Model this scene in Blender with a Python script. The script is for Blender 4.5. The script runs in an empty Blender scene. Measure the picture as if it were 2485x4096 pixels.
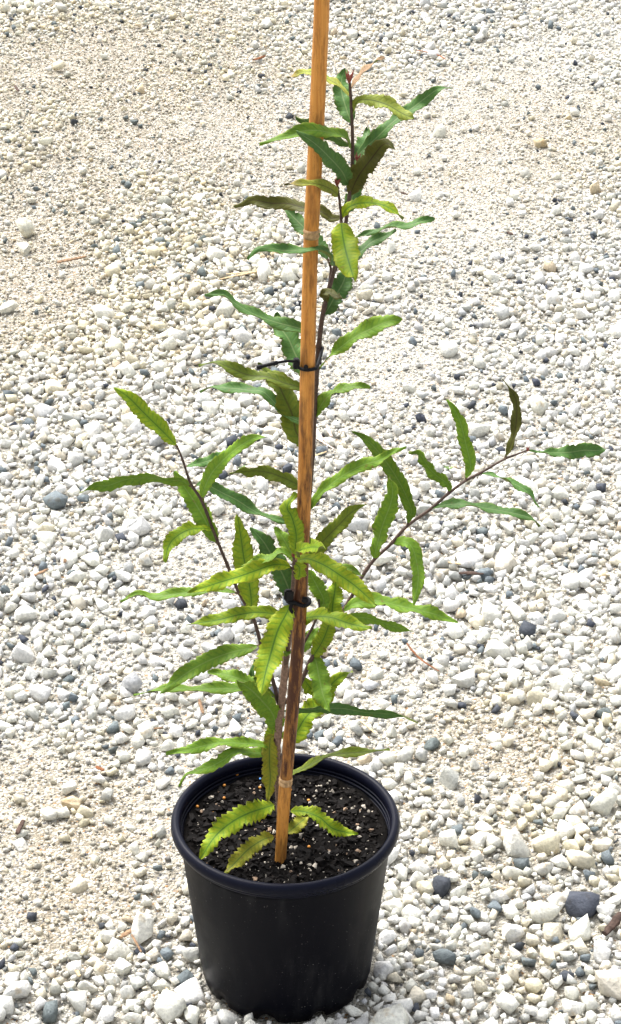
import bpy, bmesh, math, random
import numpy as np
from mathutils import Vector, noise as mnoise

random.seed(7)
rng = np.random.default_rng(11)
R = math.radians
scene = bpy.context.scene
COL = scene.collection

# ------------------------------------------------------------------ camera
VFOV, PITCH, CX, CD, CH = 24.0, R(28.91), 0.0273, 2.134, 1.77
cam = bpy.data.cameras.new('camera')
cam.sensor_fit = 'VERTICAL'
cam.angle = R(VFOV)
cam.clip_start, cam.clip_end = 0.05, 500
camo = bpy.data.objects.new('camera', cam)
COL.objects.link(camo)
camo.location = (CX, -CD, CH)
camo.rotation_euler = (math.pi / 2 - PITCH, 0, 0)
scene.camera = camo

# ------------------------------------------------------------------ light: bright overcast
SUN_EL, SUN_AZ = R(58), R(-35)        # azimuth from +Y (beyond the plant) towards -X
world = bpy.data.worlds.new('World')
scene.world = world
world.use_nodes = True
wn, wl = world.node_tree.nodes, world.node_tree.links
sky = wn.new('ShaderNodeTexSky')
sky.sky_type = 'NISHITA'
sky.sun_disc = False
sky.sun_elevation = SUN_EL
sky.sun_rotation = SUN_AZ
sky.dust_density = 6.0
sky.air_density = 1.0
hsv = wn.new('ShaderNodeHueSaturation')
hsv.inputs['Saturation'].default_value = 0.30
wl.new(sky.outputs[0], hsv.inputs['Color'])
bg = wn['Background']
bg.inputs['Strength'].default_value = 0.15
wl.new(hsv.outputs[0], bg.inputs['Color'])
sun = bpy.data.lights.new('sun', 'SUN')
sun.energy = 1.4
sun.angle = R(36)
sun.color = (1.0, 0.98, 0.945)
suno = bpy.data.objects.new('sun', sun)
COL.objects.link(suno)
sd = Vector((math.sin(SUN_AZ) * math.cos(SUN_EL), math.cos(SUN_AZ) * math.cos(SUN_EL), math.sin(SUN_EL)))
suno.rotation_euler = sd.to_track_quat('Z', 'Y').to_euler()
suno.location = sd * 10
scene.view_settings.view_transform = 'Standard'
scene.view_settings.look = 'None'
scene.view_settings.gamma = 1
scene.view_settings.exposure = 1.36
scene.view_settings.use_curve_mapping = False

# ------------------------------------------------------------------ helpers
FPX = 2048 / math.tan(R(VFOV) / 2)
cp, sp = math.cos(PITCH), math.sin(PITCH)
CAM = Vector((CX, -CD, CH))


def ray(x, y):
    a, b = (x - 1242.5) / FPX, (2048 - y) / FPX
    return Vector((a, cp + b * sp, -sp + b * cp))


def at(x, y, Y):            # point on the upright plane at world depth Y
    d = ray(x, y)
    return CAM + d * ((Y + CD) / d.y)


def atz(x, y, z):           # point on the level plane at height z
    d = ray(x, y)
    return CAM + d * ((z - CH) / d.z)


def depth(p):
    q = p - CAM
    return q.y * cp - q.z * sp


def pix(p):
    q = p - CAM
    d = q.y * cp - q.z * sp
    return 1242.5 + FPX * q.x / d, 2048 - FPX * (q.y * sp + q.z * cp) / d


ZO = {'A': (800, 200, 1.3591), 'B': (700, 1000, 1.3591), 'C': (300, 1500, 1.3591), 'D': (1200, 1500, 1.16342),
      'E': (500, 2000, 1.06786), 'F': (600, 2900, 1.3591), 'G': (0, 0, 0.60161), 'N': (0, 0, 1.0)}


def zp(k, x, y):
    o = ZO[k]
    return o[0] + x / o[2], o[1] + y / o[2]


def mesh_obj(name, verts, faces, mats, parent=None, smooth=True, mat_idx=None):
    me = bpy.data.meshes.new(name)
    me.from_pydata([tuple(v) for v in verts], [], faces)
    for m in (mats if isinstance(mats, (list, tuple)) else [mats]):
        me.materials.append(m)
    if mat_idx is not None:
        me.polygons.foreach_set('material_index', mat_idx)
    me.polygons.foreach_set('use_smooth', [smooth] * len(me.polygons))
    me.update()
    o = bpy.data.objects.new(name, me)
    COL.objects.link(o)
    o.parent = parent
    return o


def empty(name, loc=(0, 0, 0)):
    o = bpy.data.objects.new(name, None)
    COL.objects.link(o)
    o.location = loc
    o.empty_display_size = 0.02
    return o


def tag(o, label=None, cat=None, group=None, kind=None):
    if label: o['label'] = label
    if cat: o['category'] = cat
    if group: o['group'] = group
    if kind: o['kind'] = kind
    return o


def spline(pts, n):
    """Catmull-Rom through pts (Vectors of any dimension), n samples, even in arc length"""
    P = [np.array(p, float) for p in pts]
    if len(P) == 2:
        return [P[0] + (P[1] - P[0]) * t for t in np.linspace(0, 1, n)]
    P = [2 * P[0] - P[1]] + P + [2 * P[-1] - P[-2]]
    out = []
    for i in range(1, len(P) - 2):
        a, b, c, d = P[i - 1:i + 3]
        for t in np.linspace(0, 1, 16, endpoint=False):
            out.append(.5 * ((2 * b) + (c - a) * t + (2 * a - 5 * b + 4 * c - d) * t * t + (3 * b - a - 3 * c + d) * t ** 3))
    out.append(P[-2])
    out = np.array(out)
    L = np.concatenate([[0], np.cumsum(np.linalg.norm(np.diff(out[:, :3], axis=0), axis=1))])
    u = np.linspace(0, L[-1], n)
    return [np.array([np.interp(v, L, out[:, k]) for k in range(out.shape[1])]) for v in u]


def tube_geo(path, rad, sides=10, wob=0.0, seed=0):
    """closed tube through path (list of 3-vectors) with radii"""
    rr = random.Random(seed)
    n = len(path)
    V, F = [], []
    up = Vector((0.31, 0.87, 0.12)).normalized()
    T = [(Vector(path[min(i + 1, n - 1)]) - Vector(path[max(i - 1, 0)])).normalized() for i in range(n)]
    s = T[0].cross(up).normalized()
    for i in range(n):
        t = T[i]
        s = (s - t * s.dot(t)).normalized()
        b = t.cross(s)
        for k in range(sides):
            a = 2 * math.pi * k / sides
            r = rad[i] * (1 + wob * (rr.random() - .5))
            V.append(Vector(path[i]) + (s * math.cos(a) + b * math.sin(a)) * r)
    for i in range(n - 1):
        for k in range(sides):
            k2 = (k + 1) % sides
            F.append((i * sides + k, i * sides + k2, (i + 1) * sides + k2, (i + 1) * sides + k))
    F.append(tuple(range(sides))[::-1])
    F.append(tuple((n - 1) * sides + k for k in range(sides)))
    return V, F


def lathe(profile, seg=96, closed=True):
    V, F = [], []
    m = len(profile)
    for i in range(seg):
        a = 2 * math.pi * i / seg
        c, s = math.cos(a), math.sin(a)
        V += [(r * c, r * s, z) for r, z in profile]
    for i in range(seg):
        j = (i + 1) % seg
        for k in range(m if closed else m - 1):
            k2 = (k + 1) % m
            F.append((i * m + k, j * m + k, j * m + k2, i * m + k2))
    return V, F


# ------------------------------------------------------------------ materials
def new_mat(name):
    m = bpy.data.materials.new(name)
    m.use_nodes = True
    return m, m.node_tree.nodes, m.node_tree.links, m.node_tree.nodes['Principled BSDF']


def nd(ns, typ, **kw):
    n = ns.new(typ)
    for k, v in kw.items():
        setattr(n, k, v)
    return n


def mathn(ns, ls, op, a, b=None, c=None, clamp=False):
    n = ns.new('ShaderNodeMath')
    n.operation = op
    n.use_clamp = clamp
    for i, v in enumerate((a, b, c)):
        if v is None: continue
        if isinstance(v, (int, float)):
            n.inputs[i].default_value = v
        else:
            ls.new(v, n.inputs[i])
    return n.outputs[0]


def mixc(ns, ls, fac, a, b, typ='MIX'):
    n = ns.new('ShaderNodeMix')
    n.data_type = 'RGBA'
    n.blend_type = typ
    for sock, v in ((n.inputs[0], fac), (n.inputs[6], a), (n.inputs[7], b)):
        if isinstance(v, (int, float)):
            sock.default_value = v
        elif isinstance(v, tuple):
            sock.default_value = (*v, 1) if len(v) == 3 else v
        else:
            ls.new(v, sock)
    return n.outputs[2]


def maprange(ns, ls, v, a, b, c=0.0, d=1.0):
    n = ns.new('ShaderNodeMapRange')
    n.interpolation_type = 'SMOOTHSTEP'
    ls.new(v, n.inputs[0])
    for i, x in enumerate((a, b, c, d)):
        n.inputs[i + 1].default_value = x
    return n.outputs[0]


def noise_tex(ns, ls, vec, scale, detail=4, rough=.55):
    n = ns.new('ShaderNodeTexNoise')
    n.inputs['Scale'].default_value = scale
    n.inputs['Detail'].default_value = detail
    n.inputs['Roughness'].default_value = rough
    if vec is not None: ls.new(vec, n.inputs['Vector'])
    return n.outputs['Fac']


def bump(ns, ls, bsdf, h, strength, dist):
    b = ns.new('ShaderNodeBump')
    b.inputs['Strength'].default_value = strength
    b.inputs['Distance'].default_value = dist
    ls.new(h, b.inputs['Height'])
    ls.new(b.outputs[0], bsdf.inputs['Normal'])


def stone_mat(name, mode):
    m, ns, ls, b = new_mat(name)
    if mode == 'attr':
        a = nd(ns, 'ShaderNodeAttribute', attribute_name='stone_color')
        col = a.outputs['Color']
    else:
        a = nd(ns, 'ShaderNodeObjectInfo')
        col = a.outputs['Color']
    g = nd(ns, 'ShaderNodeNewGeometry')
    pos = g.outputs['Position']
    n1 = noise_tex(ns, ls, pos, 45, 5, .6)
    n2 = noise_tex(ns, ls, pos, 260, 4, .65)
    f = maprange(ns, ls, n2, .3, .7, .80, 1.08)
    c1 = mixc(ns, ls, 1.0, col, (1, 1, 1), 'MULTIPLY')
    vm = nd(ns, 'ShaderNodeVectorMath', operation='SCALE')
    ls.new(col, vm.inputs[0]); ls.new(f, vm.inputs['Scale'])
    stain = maprange(ns, ls, n1, .575, .72, 0, .55)
    c2 = mixc(ns, ls, stain, vm.outputs[0], (.72, .52, .27), 'MULTIPLY')
    ls.new(c2, b.inputs['Base Color'])
    b.inputs['Roughness'].default_value = .88
    b.inputs['Specular IOR Level'].default_value = .25
    n4 = noise_tex(ns, ls, pos, 120, 5, .65)
    bump(ns, ls, b, mathn(ns, ls, 'MULTIPLY_ADD', n4, 1.6, n2), .75, .0024)
    return m


M_STUFF = stone_mat('gravel_stuff', 'attr')
M_STONE = stone_mat('gravel_stone', 'obj')


def ground_mat():
    m, ns, ls, b = new_mat('sandy_grit')
    g = nd(ns, 'ShaderNodeNewGeometry')
    pos = g.outputs['Position']
    n0 = noise_tex(ns, ls, pos, 2.3, 4, .6)
    n1 = noise_tex(ns, ls, pos, 70, 5, .7)
    v = nd(ns, 'ShaderNodeTexVoronoi'); v.inputs['Scale'].default_value = 330
    ls.new(pos, v.inputs['Vector'])
    v2 = nd(ns, 'ShaderNodeTexVoronoi'); v2.inputs['Scale'].default_value = 150
    ls.new(pos, v2.inputs['Vector'])
    sep = nd(ns, 'ShaderNodeSeparateColor'); ls.new(v.outputs['Color'], sep.inputs[0])
    sand = mixc(ns, ls, maprange(ns, ls, n0, .38, .66), (.41, .39, .335), (.345, .315, .255))
    wa = nd(ns, 'ShaderNodeAttribute', attribute_name='brown_dirt')
    sand = mixc(ns, ls, mathn(ns, ls, 'MULTIPLY', wa.outputs['Fac'], .85), sand, (.285, .245, .180))
    grit = mixc(ns, ls, maprange(ns, ls, sep.outputs[0], .45, .95), sand, (.58, .56, .50))
    grit = mixc(ns, ls, maprange(ns, ls, sep.outputs[1], .93, .97), grit, (.15, .15, .16))
    grit = mixc(ns, ls, maprange(ns, ls, sep.outputs[2], .975, .99), grit, (.36, .22, .11))
    f = maprange(ns, ls, n1, .3, .7, .78, 1.1)
    vm = nd(ns, 'ShaderNodeVectorMath', operation='SCALE')
    ls.new(grit, vm.inputs[0]); ls.new(f, vm.inputs['Scale'])
    ls.new(vm.outputs[0], b.inputs['Base Color'])
    b.inputs['Roughness'].default_value = .95
    b.inputs['Specular IOR Level'].default_value = .15
    h = mathn(ns, ls, 'ADD', mathn(ns, ls, 'MULTIPLY', v.outputs['Distance'], -1.0), mathn(ns, ls, 'MULTIPLY', v2.outputs['Distance'], -1.3))
    h = mathn(ns, ls, 'ADD', h, n1)
    bump(ns, ls, b, h, 1.0, .003)
    return m


M_SAND = ground_mat()


def plastic_mat(name, base, rough, dusty):
    m, ns, ls, b = new_mat(name)
    tc = nd(ns, 'ShaderNodeTexCoord')
    o = tc.outputs['Object']
    mp = nd(ns, 'ShaderNodeMapping'); mp.inputs['Scale'].default_value = (60, 60, 9)
    ls.new(o, mp.inputs[0])
    streak = noise_tex(ns, ls, mp.outputs[0], 1.0, 5, .6)
    cloud = noise_tex(ns, ls, o, 9, 5, .6)
    v = nd(ns, 'ShaderNodeTexVoronoi'); v.inputs['Scale'].default_value = 330; ls.new(o, v.inputs['Vector'])
    sep = nd(ns, 'ShaderNodeSeparateColor'); ls.new(v.outputs['Color'], sep.inputs[0])
    rad = mathn(ns, ls, 'MULTIPLY', mathn(ns, ls, 'POWER', sep.outputs[0], 5), .26)
    speck = mathn(ns, ls, 'LESS_THAN', v.outputs['Distance'], rad)
    speck = mathn(ns, ls, 'MULTIPLY', speck, maprange(ns, ls, cloud, .35, .65))
    film = mathn(ns, ls, 'MULTIPLY', maprange(ns, ls, streak, .45, .8), maprange(ns, ls, cloud, .35, .75))
    c = mixc(ns, ls, mathn(ns, ls, 'MULTIPLY', film, .08 * dusty), base, (.34, .33, .32))
    fd = noise_tex(ns, ls, o, 620, 3, .75)
    c = mixc(ns, ls, mathn(ns, ls, 'MULTIPLY', mathn(ns, ls, 'MULTIPLY', maprange(ns, ls, fd, .60, .74), maprange(ns, ls, cloud, .38, .62)), .10 * dusty), c, (.42, .41, .42))
    c = mixc(ns, ls, mathn(ns, ls, 'MULTIPLY', speck, .22 * dusty), c, (.45, .43, .40))
    ls.new(c, b.inputs['Base Color'])
    ls.new(maprange(ns, ls, cloud, .3, .7, rough - .06, rough + .14), b.inputs['Roughness'])
    b.inputs['Specular IOR Level'].default_value = .08
    bump(ns, ls, b, mathn(ns, ls, 'ADD', streak, mathn(ns, ls, 'MULTIPLY', speck, .6)), .18, .001)
    return m


M_POT = plastic_mat('pot_plastic', (.0016, .0018, .0042), .42, .9)
M_RIM = plastic_mat('pot_rim_plastic', (.0035, .0042, .0105), .28, .12)


def simple_mat(name, col, rough=.8, var=.25, scale=300, spec=.3, bmp=.4):
    m, ns, ls, b = new_mat(name)
    tc = nd(ns, 'ShaderNodeTexCoord')
    n = noise_tex(ns, ls, tc.outputs['Object'], scale, 4, .6)
    oi = nd(ns, 'ShaderNodeObjectInfo')
    f = mathn(ns, ls, 'MULTIPLY', maprange(ns, ls, n, .3, .7, 1 - var, 1 + var), mathn(ns, ls, 'MULTIPLY_ADD', oi.outputs['Random'], .4, .8))
    vm = nd(ns, 'ShaderNodeVectorMath', operation='SCALE')
    vm.inputs[0].default_value = col
    ls.new(f, vm.inputs['Scale'])
    ls.new(vm.outputs[0], b.inputs['Base Color'])
    b.inputs['Roughness'].default_value = rough
    b.inputs['Specular IOR Level'].default_value = spec
    if bmp: bump(ns, ls, b, n, bmp, .001)
    return m


M_SOIL = simple_mat('potting_soil', (.0040, .0032, .0028), .95, .5, 220, .08, 1.0)
M_BARK = simple_mat('bark_chip', (.0052, .0040, .0035), .8, .6, 200, .12, .6)
M_PUMICE = simple_mat('pumice', (.56, .50, .41), .95, .35, 400, .2, .8)
M_PUMICE2 = simple_mat('pumice_brown', (.36, .25, .17), .95, .35, 400, .2, .8)
M_BEAD = simple_mat('bead_orange', (.62, .25, .035), .4, .1, 300, .5, 0)
M_BEADB = simple_mat('bead_blue', (.08, .30, .75), .4, .1, 300, .5, 0)
M_TIE = simple_mat('tie_rubber', (.005, .005, .006), .5, .2, 300, .15, .2)
M_TWIG = simple_mat('dry_twig', (.23, .145, .085), .85, .4, 160, .2, .6)
M_TWIGD = simple_mat('dark_twig', (.07, .045, .035), .85, .4, 160, .2, .6)
M_STRAW = simple_mat('straw', (.52, .40, .24), .85, .3, 160, .2, .5)
M_RUST = simple_mat('red_bark', (.19, .075, .032), .85, .4, 160, .2, .6)
M_DRYLEAF = simple_mat('dry_leaf', (.58, .45, .36), .85, .3, 160, .2, .5)
M_STEM = simple_mat('stem_dark', (.070, .042, .030), .65, .35, 400, .35, .5)
M_STEMLOW = simple_mat('stem_bark', (.235, .150, .105), .8, .35, 350, .25, .6)
M_PET = simple_mat('petiole', (.085, .055, .025), .6, .3, 300, .35, .2)
M_BUD = simple_mat('bud_red', (.20, .045, .030), .6, .3, 300, .4, .2)
M_WEED = simple_mat('weed_green', (.12, .20, .05), .6, .3, 300, .3, .2)


def bamboo_mat():
    m, ns, ls, b = new_mat('bamboo')
    uv = nd(ns, 'ShaderNodeUVMap', uv_map='UVMap')
    sx = nd(ns, 'ShaderNodeSeparateXYZ'); ls.new(uv.outputs[0], sx.inputs[0])
    tc = nd(ns, 'ShaderNodeTexCoord')
    mp = nd(ns, 'ShaderNodeMapping'); mp.inputs['Scale'].default_value = (420, 420, 9)
    ls.new(tc.outputs['Object'], mp.inputs[0])
    fib = noise_tex(ns, ls, mp.outputs[0], 1.0, 5, .65)
    mp2 = nd(ns, 'ShaderNodeMapping'); mp2.inputs['Scale'].default_value = (150, 150, 26)
    ls.new(tc.outputs['Object'], mp2.inputs[0])
    blot = noise_tex(ns, ls, mp2.outputs[0], 1.0, 6, .7)
    cr = nd(ns, 'ShaderNodeValToRGB')      # weathering along the cane, v = 0 at the soil, 1 at the top
    ls.new(sx.outputs[1], cr.inputs[0])
    e = cr.color_ramp.elements
    stops = [(0, (.20, .20, .20)), (.05, (.25, .25, .25)), (.095, (.18, .18, .18)), (.125, (.80, .80, .80)), (.22, (1, 1, 1)), (.31, (.92, .92, .92)),
             (.40, (.55, .55, .55)), (.52, (.50, .50, .50)), (.60, (.22, .22, .22)), (.75, (.10, .10, .10)), (1, (.06, .06, .06))]
    e[0].position, e[0].color = stops[0][0], (*stops[0][1], 1)
    e[1].position, e[1].color = stops[-1][0], (*stops[-1][1], 1)
    for p, c in stops[1:-1]:
        k = e.new(p); k.color = (*c, 1)
    wear = mathn(ns, ls, 'ADD', cr.outputs[0], maprange(ns, ls, blot, .35, .68, -.42, .48), clamp=True)
    base = mixc(ns, ls, maprange(ns, ls, fib, .3, .7), (.41, .160, .028), (.55, .255, .055))
    c = mixc(ns, ls, wear, base, (.055, .019, .008))
    fine = noise_tex(ns, ls, tc.outputs['Object'], 900, 3, .7)
    c = mixc(ns, ls, mathn(ns, ls, 'MULTIPLY', maprange(ns, ls, fine, .62, .72), .6), c, (.06, .03, .015))
    c = mixc(ns, ls, mathn(ns, ls, 'MULTIPLY', maprange(ns, ls, fib, .66, .8), .35), c, (.62, .45, .25))
    ls.new(c, b.inputs['Base Color'])
    b.inputs['Roughness'].default_value = .45
    b.inputs['Specular IOR Level'].default_value = .2
    bump(ns, ls, b, mathn(ns, ls, 'ADD', fib, blot), .35, .0008)
    return m


M_BAMBOO = bamboo_mat()
M_NODE = simple_mat('bamboo_node', (.40, .25, .12), .7, .35, 250, .25, .6)


def leaf_mat(name, A, B, C, EDGE, under=False, spots=0.0, tip=None, transl=.22):
    m, ns, ls, b = new_mat(name)
    uv = nd(ns, 'ShaderNodeUVMap', uv_map='UVMap')
    sx = nd(ns, 'ShaderNodeSeparateXYZ'); ls.new(uv.outputs[0], sx.inputs[0])
    u = mathn(ns, ls, 'ABSOLUTE', mathn(ns, ls, 'MULTIPLY_ADD', sx.outputs[0], 2.0, -1.0))
    v = sx.outputs[1]
    tc = nd(ns, 'ShaderNodeTexCoord')
    oi = nd(ns, 'ShaderNodeObjectInfo')
    n1 = noise_tex(ns, ls, tc.outputs['Object'], 55, 4, .6)
    n2 = noise_tex(ns, ls, tc.outputs['Object'], 420, 3, .6)
    lat = mathn(ns, ls, 'MULTIPLY_ADD', v, 15.0, mathn(ns, ls, 'MULTIPLY', u, -1.1))
    lat = mathn(ns, ls, 'ADD', lat, mathn(ns, ls, 'MULTIPLY', n1, .8))
    fr = mathn(ns, ls, 'FRACT', lat)
    dd = mathn(ns, ls, 'ABSOLUTE', mathn(ns, ls, 'SUBTRACT', fr, .5))
    vein = mathn(ns, ls, 'MULTIPLY', maprange(ns, ls, dd, .0, .26, 1, 0), maprange(ns, ls, u, .55, .98, 1, 0))
    near = maprange(ns, ls, u, .05, .45, .75, 0)
    vv = mathn(ns, ls, 'MAXIMUM', vein, near)
    c = mixc(ns, ls, vv, A, B)
    c = mixc(ns, ls, mathn(ns, ls, 'MULTIPLY', maprange(ns, ls, n1, .4, .7), .45), c, B)
    c = mixc(ns, ls, maprange(ns, ls, u, .80, 1.0, 0, .7), c, EDGE)
    if tip: c = mixc(ns, ls, maprange(ns, ls, v, .72, 1.0, 0, .8), c, tip)
    c = mixc(ns, ls, maprange(ns, ls, u, .035, .085, .85, 0), c, C)
    if spots:
        n3 = noise_tex(ns, ls, tc.outputs['Object'], 110, 5, .7)
        c = mixc(ns, ls, mathn(ns, ls, 'MULTIPLY', maprange(ns, ls, n3, .62 - .1 * spots, .74), .85), c, (.17, .085, .025))
    f = mathn(ns, ls, 'MULTIPLY', mathn(ns, ls, 'MULTIPLY_ADD', oi.outputs['Random'], .36, .82), maprange(ns, ls, n2, .3, .7, .9, 1.1))
    vm = nd(ns, 'ShaderNodeVectorMath', operation='SCALE')
    ls.new(c, vm.inputs[0]); ls.new(f, vm.inputs['Scale'])
    ls.new(vm.outputs[0], b.inputs['Base Color'])
    b.inputs['Roughness'].default_value = .7 if under else .55
    b.inputs['Specular IOR Level'].default_value = .2
    h = mathn(ns, ls, 'ADD', mathn(ns, ls, 'MULTIPLY', vv, -.6), mathn(ns, ls, 'MULTIPLY', n2, .25))
    bump(ns, ls, b, h, .35, .0009)
    tr = nd(ns, 'ShaderNodeBsdfTranslucent')
    ls.new(vm.outputs[0], tr.inputs['Color'])
    mx = nd(ns, 'ShaderNodeMixShader'); mx.inputs[0].default_value = transl
    ls.new(b.outputs[0], mx.inputs[1]); ls.new(tr.outputs[0], mx.inputs[2])
    ls.new(mx.outputs[0], ns['Material Output'].inputs[0])
    return m


LM = {
    'lime': leaf_mat('leaf_lime', (.315, .385, .015), (.170, .300, .015), (.060, .150, .016), (.33, .35, .03), spots=.1),
    'mid': leaf_mat('leaf_mid', (.165, .275, .022), (.112, .228, .022), (.185, .28, .055), (.25, .31, .03), spots=.1),
    'dark': leaf_mat('leaf_dark', (.084, .178, .038), (.066, .150, .038), (.17, .25, .09), (.14, .19, .03), spots=.05),
    'olive': leaf_mat('leaf_olive', (.084, .086, .012), (.066, .072, .011), (.040, .025, .009), (.11, .10, .018)),
    'oliveg': leaf_mat('leaf_olive_green', (.150, .195, .016), (.105, .160, .016), (.075, .075, .015), (.2, .2, .02)),
    'young': leaf_mat('leaf_young', (.285, .300, .040), (.190, .240, .030), (.095, .070, .020), (.34, .29, .07), tip=(.42, .25, .13)),
    'pale': leaf_mat('leaf_pale_lime', (.300, .345, .050), (.215, .285, .040), (.075, .095, .022), (.33, .36, .06)),
    'pink': leaf_mat('leaf_pink', (.34, .23, .12), (.28, .17, .09), (.2, .08, .05), (.38, .26, .14)),
    'old': leaf_mat('leaf_old', (.290, .280, .022), (.190, .225, .020), (.075, .13, .02), (.25, .2, .04), spots=.6),
    'limed': leaf_mat('leaf_lime_dull', (.265, .350, .016), (.145, .265, .017), (.060, .135, .016), (.28, .31, .03), spots=.15),
}
LU = leaf_mat('leaf_underside', (.150, .185, .045), (.125, .160, .038), (.19, .17, .06), (.16, .17, .04), under=True)
LUO = leaf_mat('leaf_underside_olive', (.085, .082, .014), (.07, .07, .012), (.045, .03, .01), (.10, .09, .018), under=True)

# ------------------------------------------------------------------ ground
POT_H, POT_R, POT_B = .2131, .125, .0935


def gh(x, y):
    """gentle unevenness of the ground, level under the pot"""
    h = .010 * np.sin(1.9 * x + .7) * np.sin(1.3 * y + .4) + .006 * np.sin(4.3 * x - 1.0 + 1.7 * y) + .004 * np.sin(7.1 * y - 3.0 * x) + .0025 * np.sin(15 * x + 4) * np.sin(13 * y)
    d = np.sqrt(x * x + y * y)
    k = np.clip((d - .12) / .25, 0, 1)
    return h * k - .004


WARM = []
for x, y, s in ((120, 100, .8), (150, 450, .5), (60, 750, .35), (250, 640, .3), (90, 1880, .12), (1250, 1830, .12), (1270, 2060, .1), (300, 2100, .1), (1400, 330, .3), (330, 120, .35), (1190, 1770, .08), (1250, 2350, .06), (130, 2230, .08), (200, 1980, .10)):
    p = atz(*zp('G', x, y), 0)
    WARM.append((p.x, p.y, s))


def warm_at(x, y):
    w = 0
    for px, py, s in WARM:
        d2 = ((x - px) ** 2 + (y - py) ** 2) / (s * s)
        if d2 < 5: w += math.exp(-d2)
    return w * (.75 + .5 * mnoise.noise(Vector((x * 11, y * 8, 2.2))))


def axis_coords(lo, hi, step, far):
    a = list(np.arange(lo, hi + 1e-6, step))
    k, s = [], step
    d = 0
    while d < far:
        s *= 1.5
        d += s
        k.append(d)
    return np.array([lo - q for q in reversed(k)] + a + [hi + q for q in k])


gx, gy = axis_coords(-2.2, 2.2, .03, 90), axis_coords(-1.6, 6.2, .03, 120)
GX, GY = np.meshgrid(gx, gy)
inner = np.clip(1 - np.maximum(np.maximum(np.abs(GX) - 2.2, 0), np.maximum(np.maximum(-1.6 - GY, GY - 6.2), 0)), 0, 1)
GZ = gh(GX, GY) * inner
nx, ny = len(gx), len(gy)
gv = np.stack([GX.ravel(), GY.ravel(), GZ.ravel()], 1)
gi = np.arange(nx * ny).reshape(ny, nx)
gf = np.stack([gi[:-1, :-1].ravel(), gi[:-1, 1:].ravel(), gi[1:, 1:].ravel(), gi[1:, :-1].ravel()], 1)
ground = mesh_obj('gravel_ground', gv.tolist(), gf.tolist(), M_SAND)
bd = ground.data.attributes.new('brown_dirt', 'FLOAT', 'POINT')
bd.data.foreach_set('value', [min(1.0, max(0.0, warm_at(float(x), float(y)))) if -2.3 < x < 2.3 and -1.7 < y < 6.3 else 0.0 for x, y, z in gv])
tag(ground, 'pale gravel yard of white crushed stone over beige sand', 'ground', kind='structure')

# ------------------------------------------------------------------ gravel


def rock_shape(npts, seed, bevel=0.0):
    """angular crushed stone: hull of a few points on a squashed ball"""
    rr = np.random.default_rng(seed)
    box = np.array([(i, j, k) for i in (-1, 1) for j in (-1, 1) for k in (-1, 1)], float)
    box = box[rr.permutation(8)[:rr.integers(5, 8)]] * rr.uniform(.45, .82, (1, 3)) + rr.normal(size=(1, 3)) * .08
    box += rr.normal(size=box.shape) * .20
    q = rr.normal(size=(max(3, npts - len(box)), 3))
    q /= np.linalg.norm(q, axis=1)[:, None]
    p = np.concatenate([box, q * rr.uniform(.62, .98, (len(q), 1))])
    p *= np.array([1.0, rr.uniform(.62, .98), rr.uniform(.55, .88)])
    rot = rr.uniform(-.6, .6)
    p = p @ np.array([[math.cos(rot), 0, -math.sin(rot)], [0, 1, 0], [math.sin(rot), 0, math.cos(rot)]])
    bm = bmesh.new()
    for q in p: bm.verts.new(q)
    r = bmesh.ops.convex_hull(bm, input=bm.verts[:])
    dead = [e for e in r['geom_interior'] if isinstance(e, bmesh.types.BMVert)]
    if dead: bmesh.ops.delete(bm, geom=dead, context='VERTS')
    if bevel:
        bmesh.ops.triangulate(bm, faces=bm.faces[:])
        bmesh.ops.subdivide_edges(bm, edges=bm.edges[:], cuts=2, smooth=bevel, use_grid_fill=True)
    bmesh.ops.triangulate(bm, faces=bm.faces[:])
    bmesh.ops.recalc_face_normals(bm, faces=bm.faces[:])
    bm.verts.index_update()
    v = np.array([w.co[:] for w in bm.verts])
    if bevel:
        off = Vector((seed * 1.7, seed * .9, 3.1))
        v = np.array([q * (1 + .10 * mnoise.noise(Vector(q) * 2.2 + off) + .045 * mnoise.noise(Vector(q) * 5.5 + off)) for q in v])
    f = np.array([[q.index for q in t.verts] for t in bm.faces])
    bm.free()
    return v / np.abs(v[:, :2]).max(), f


SHAPES = {3: [rock_shape(18, 300 + i, .13) for i in range(28)], 2: [rock_shape(14, 100 + i) for i in range(60)], 1: [rock_shape(11, 200 + i) for i in range(60)], 0: [rock_shape(8, 400 + i) for i in range(40)]}

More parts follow.
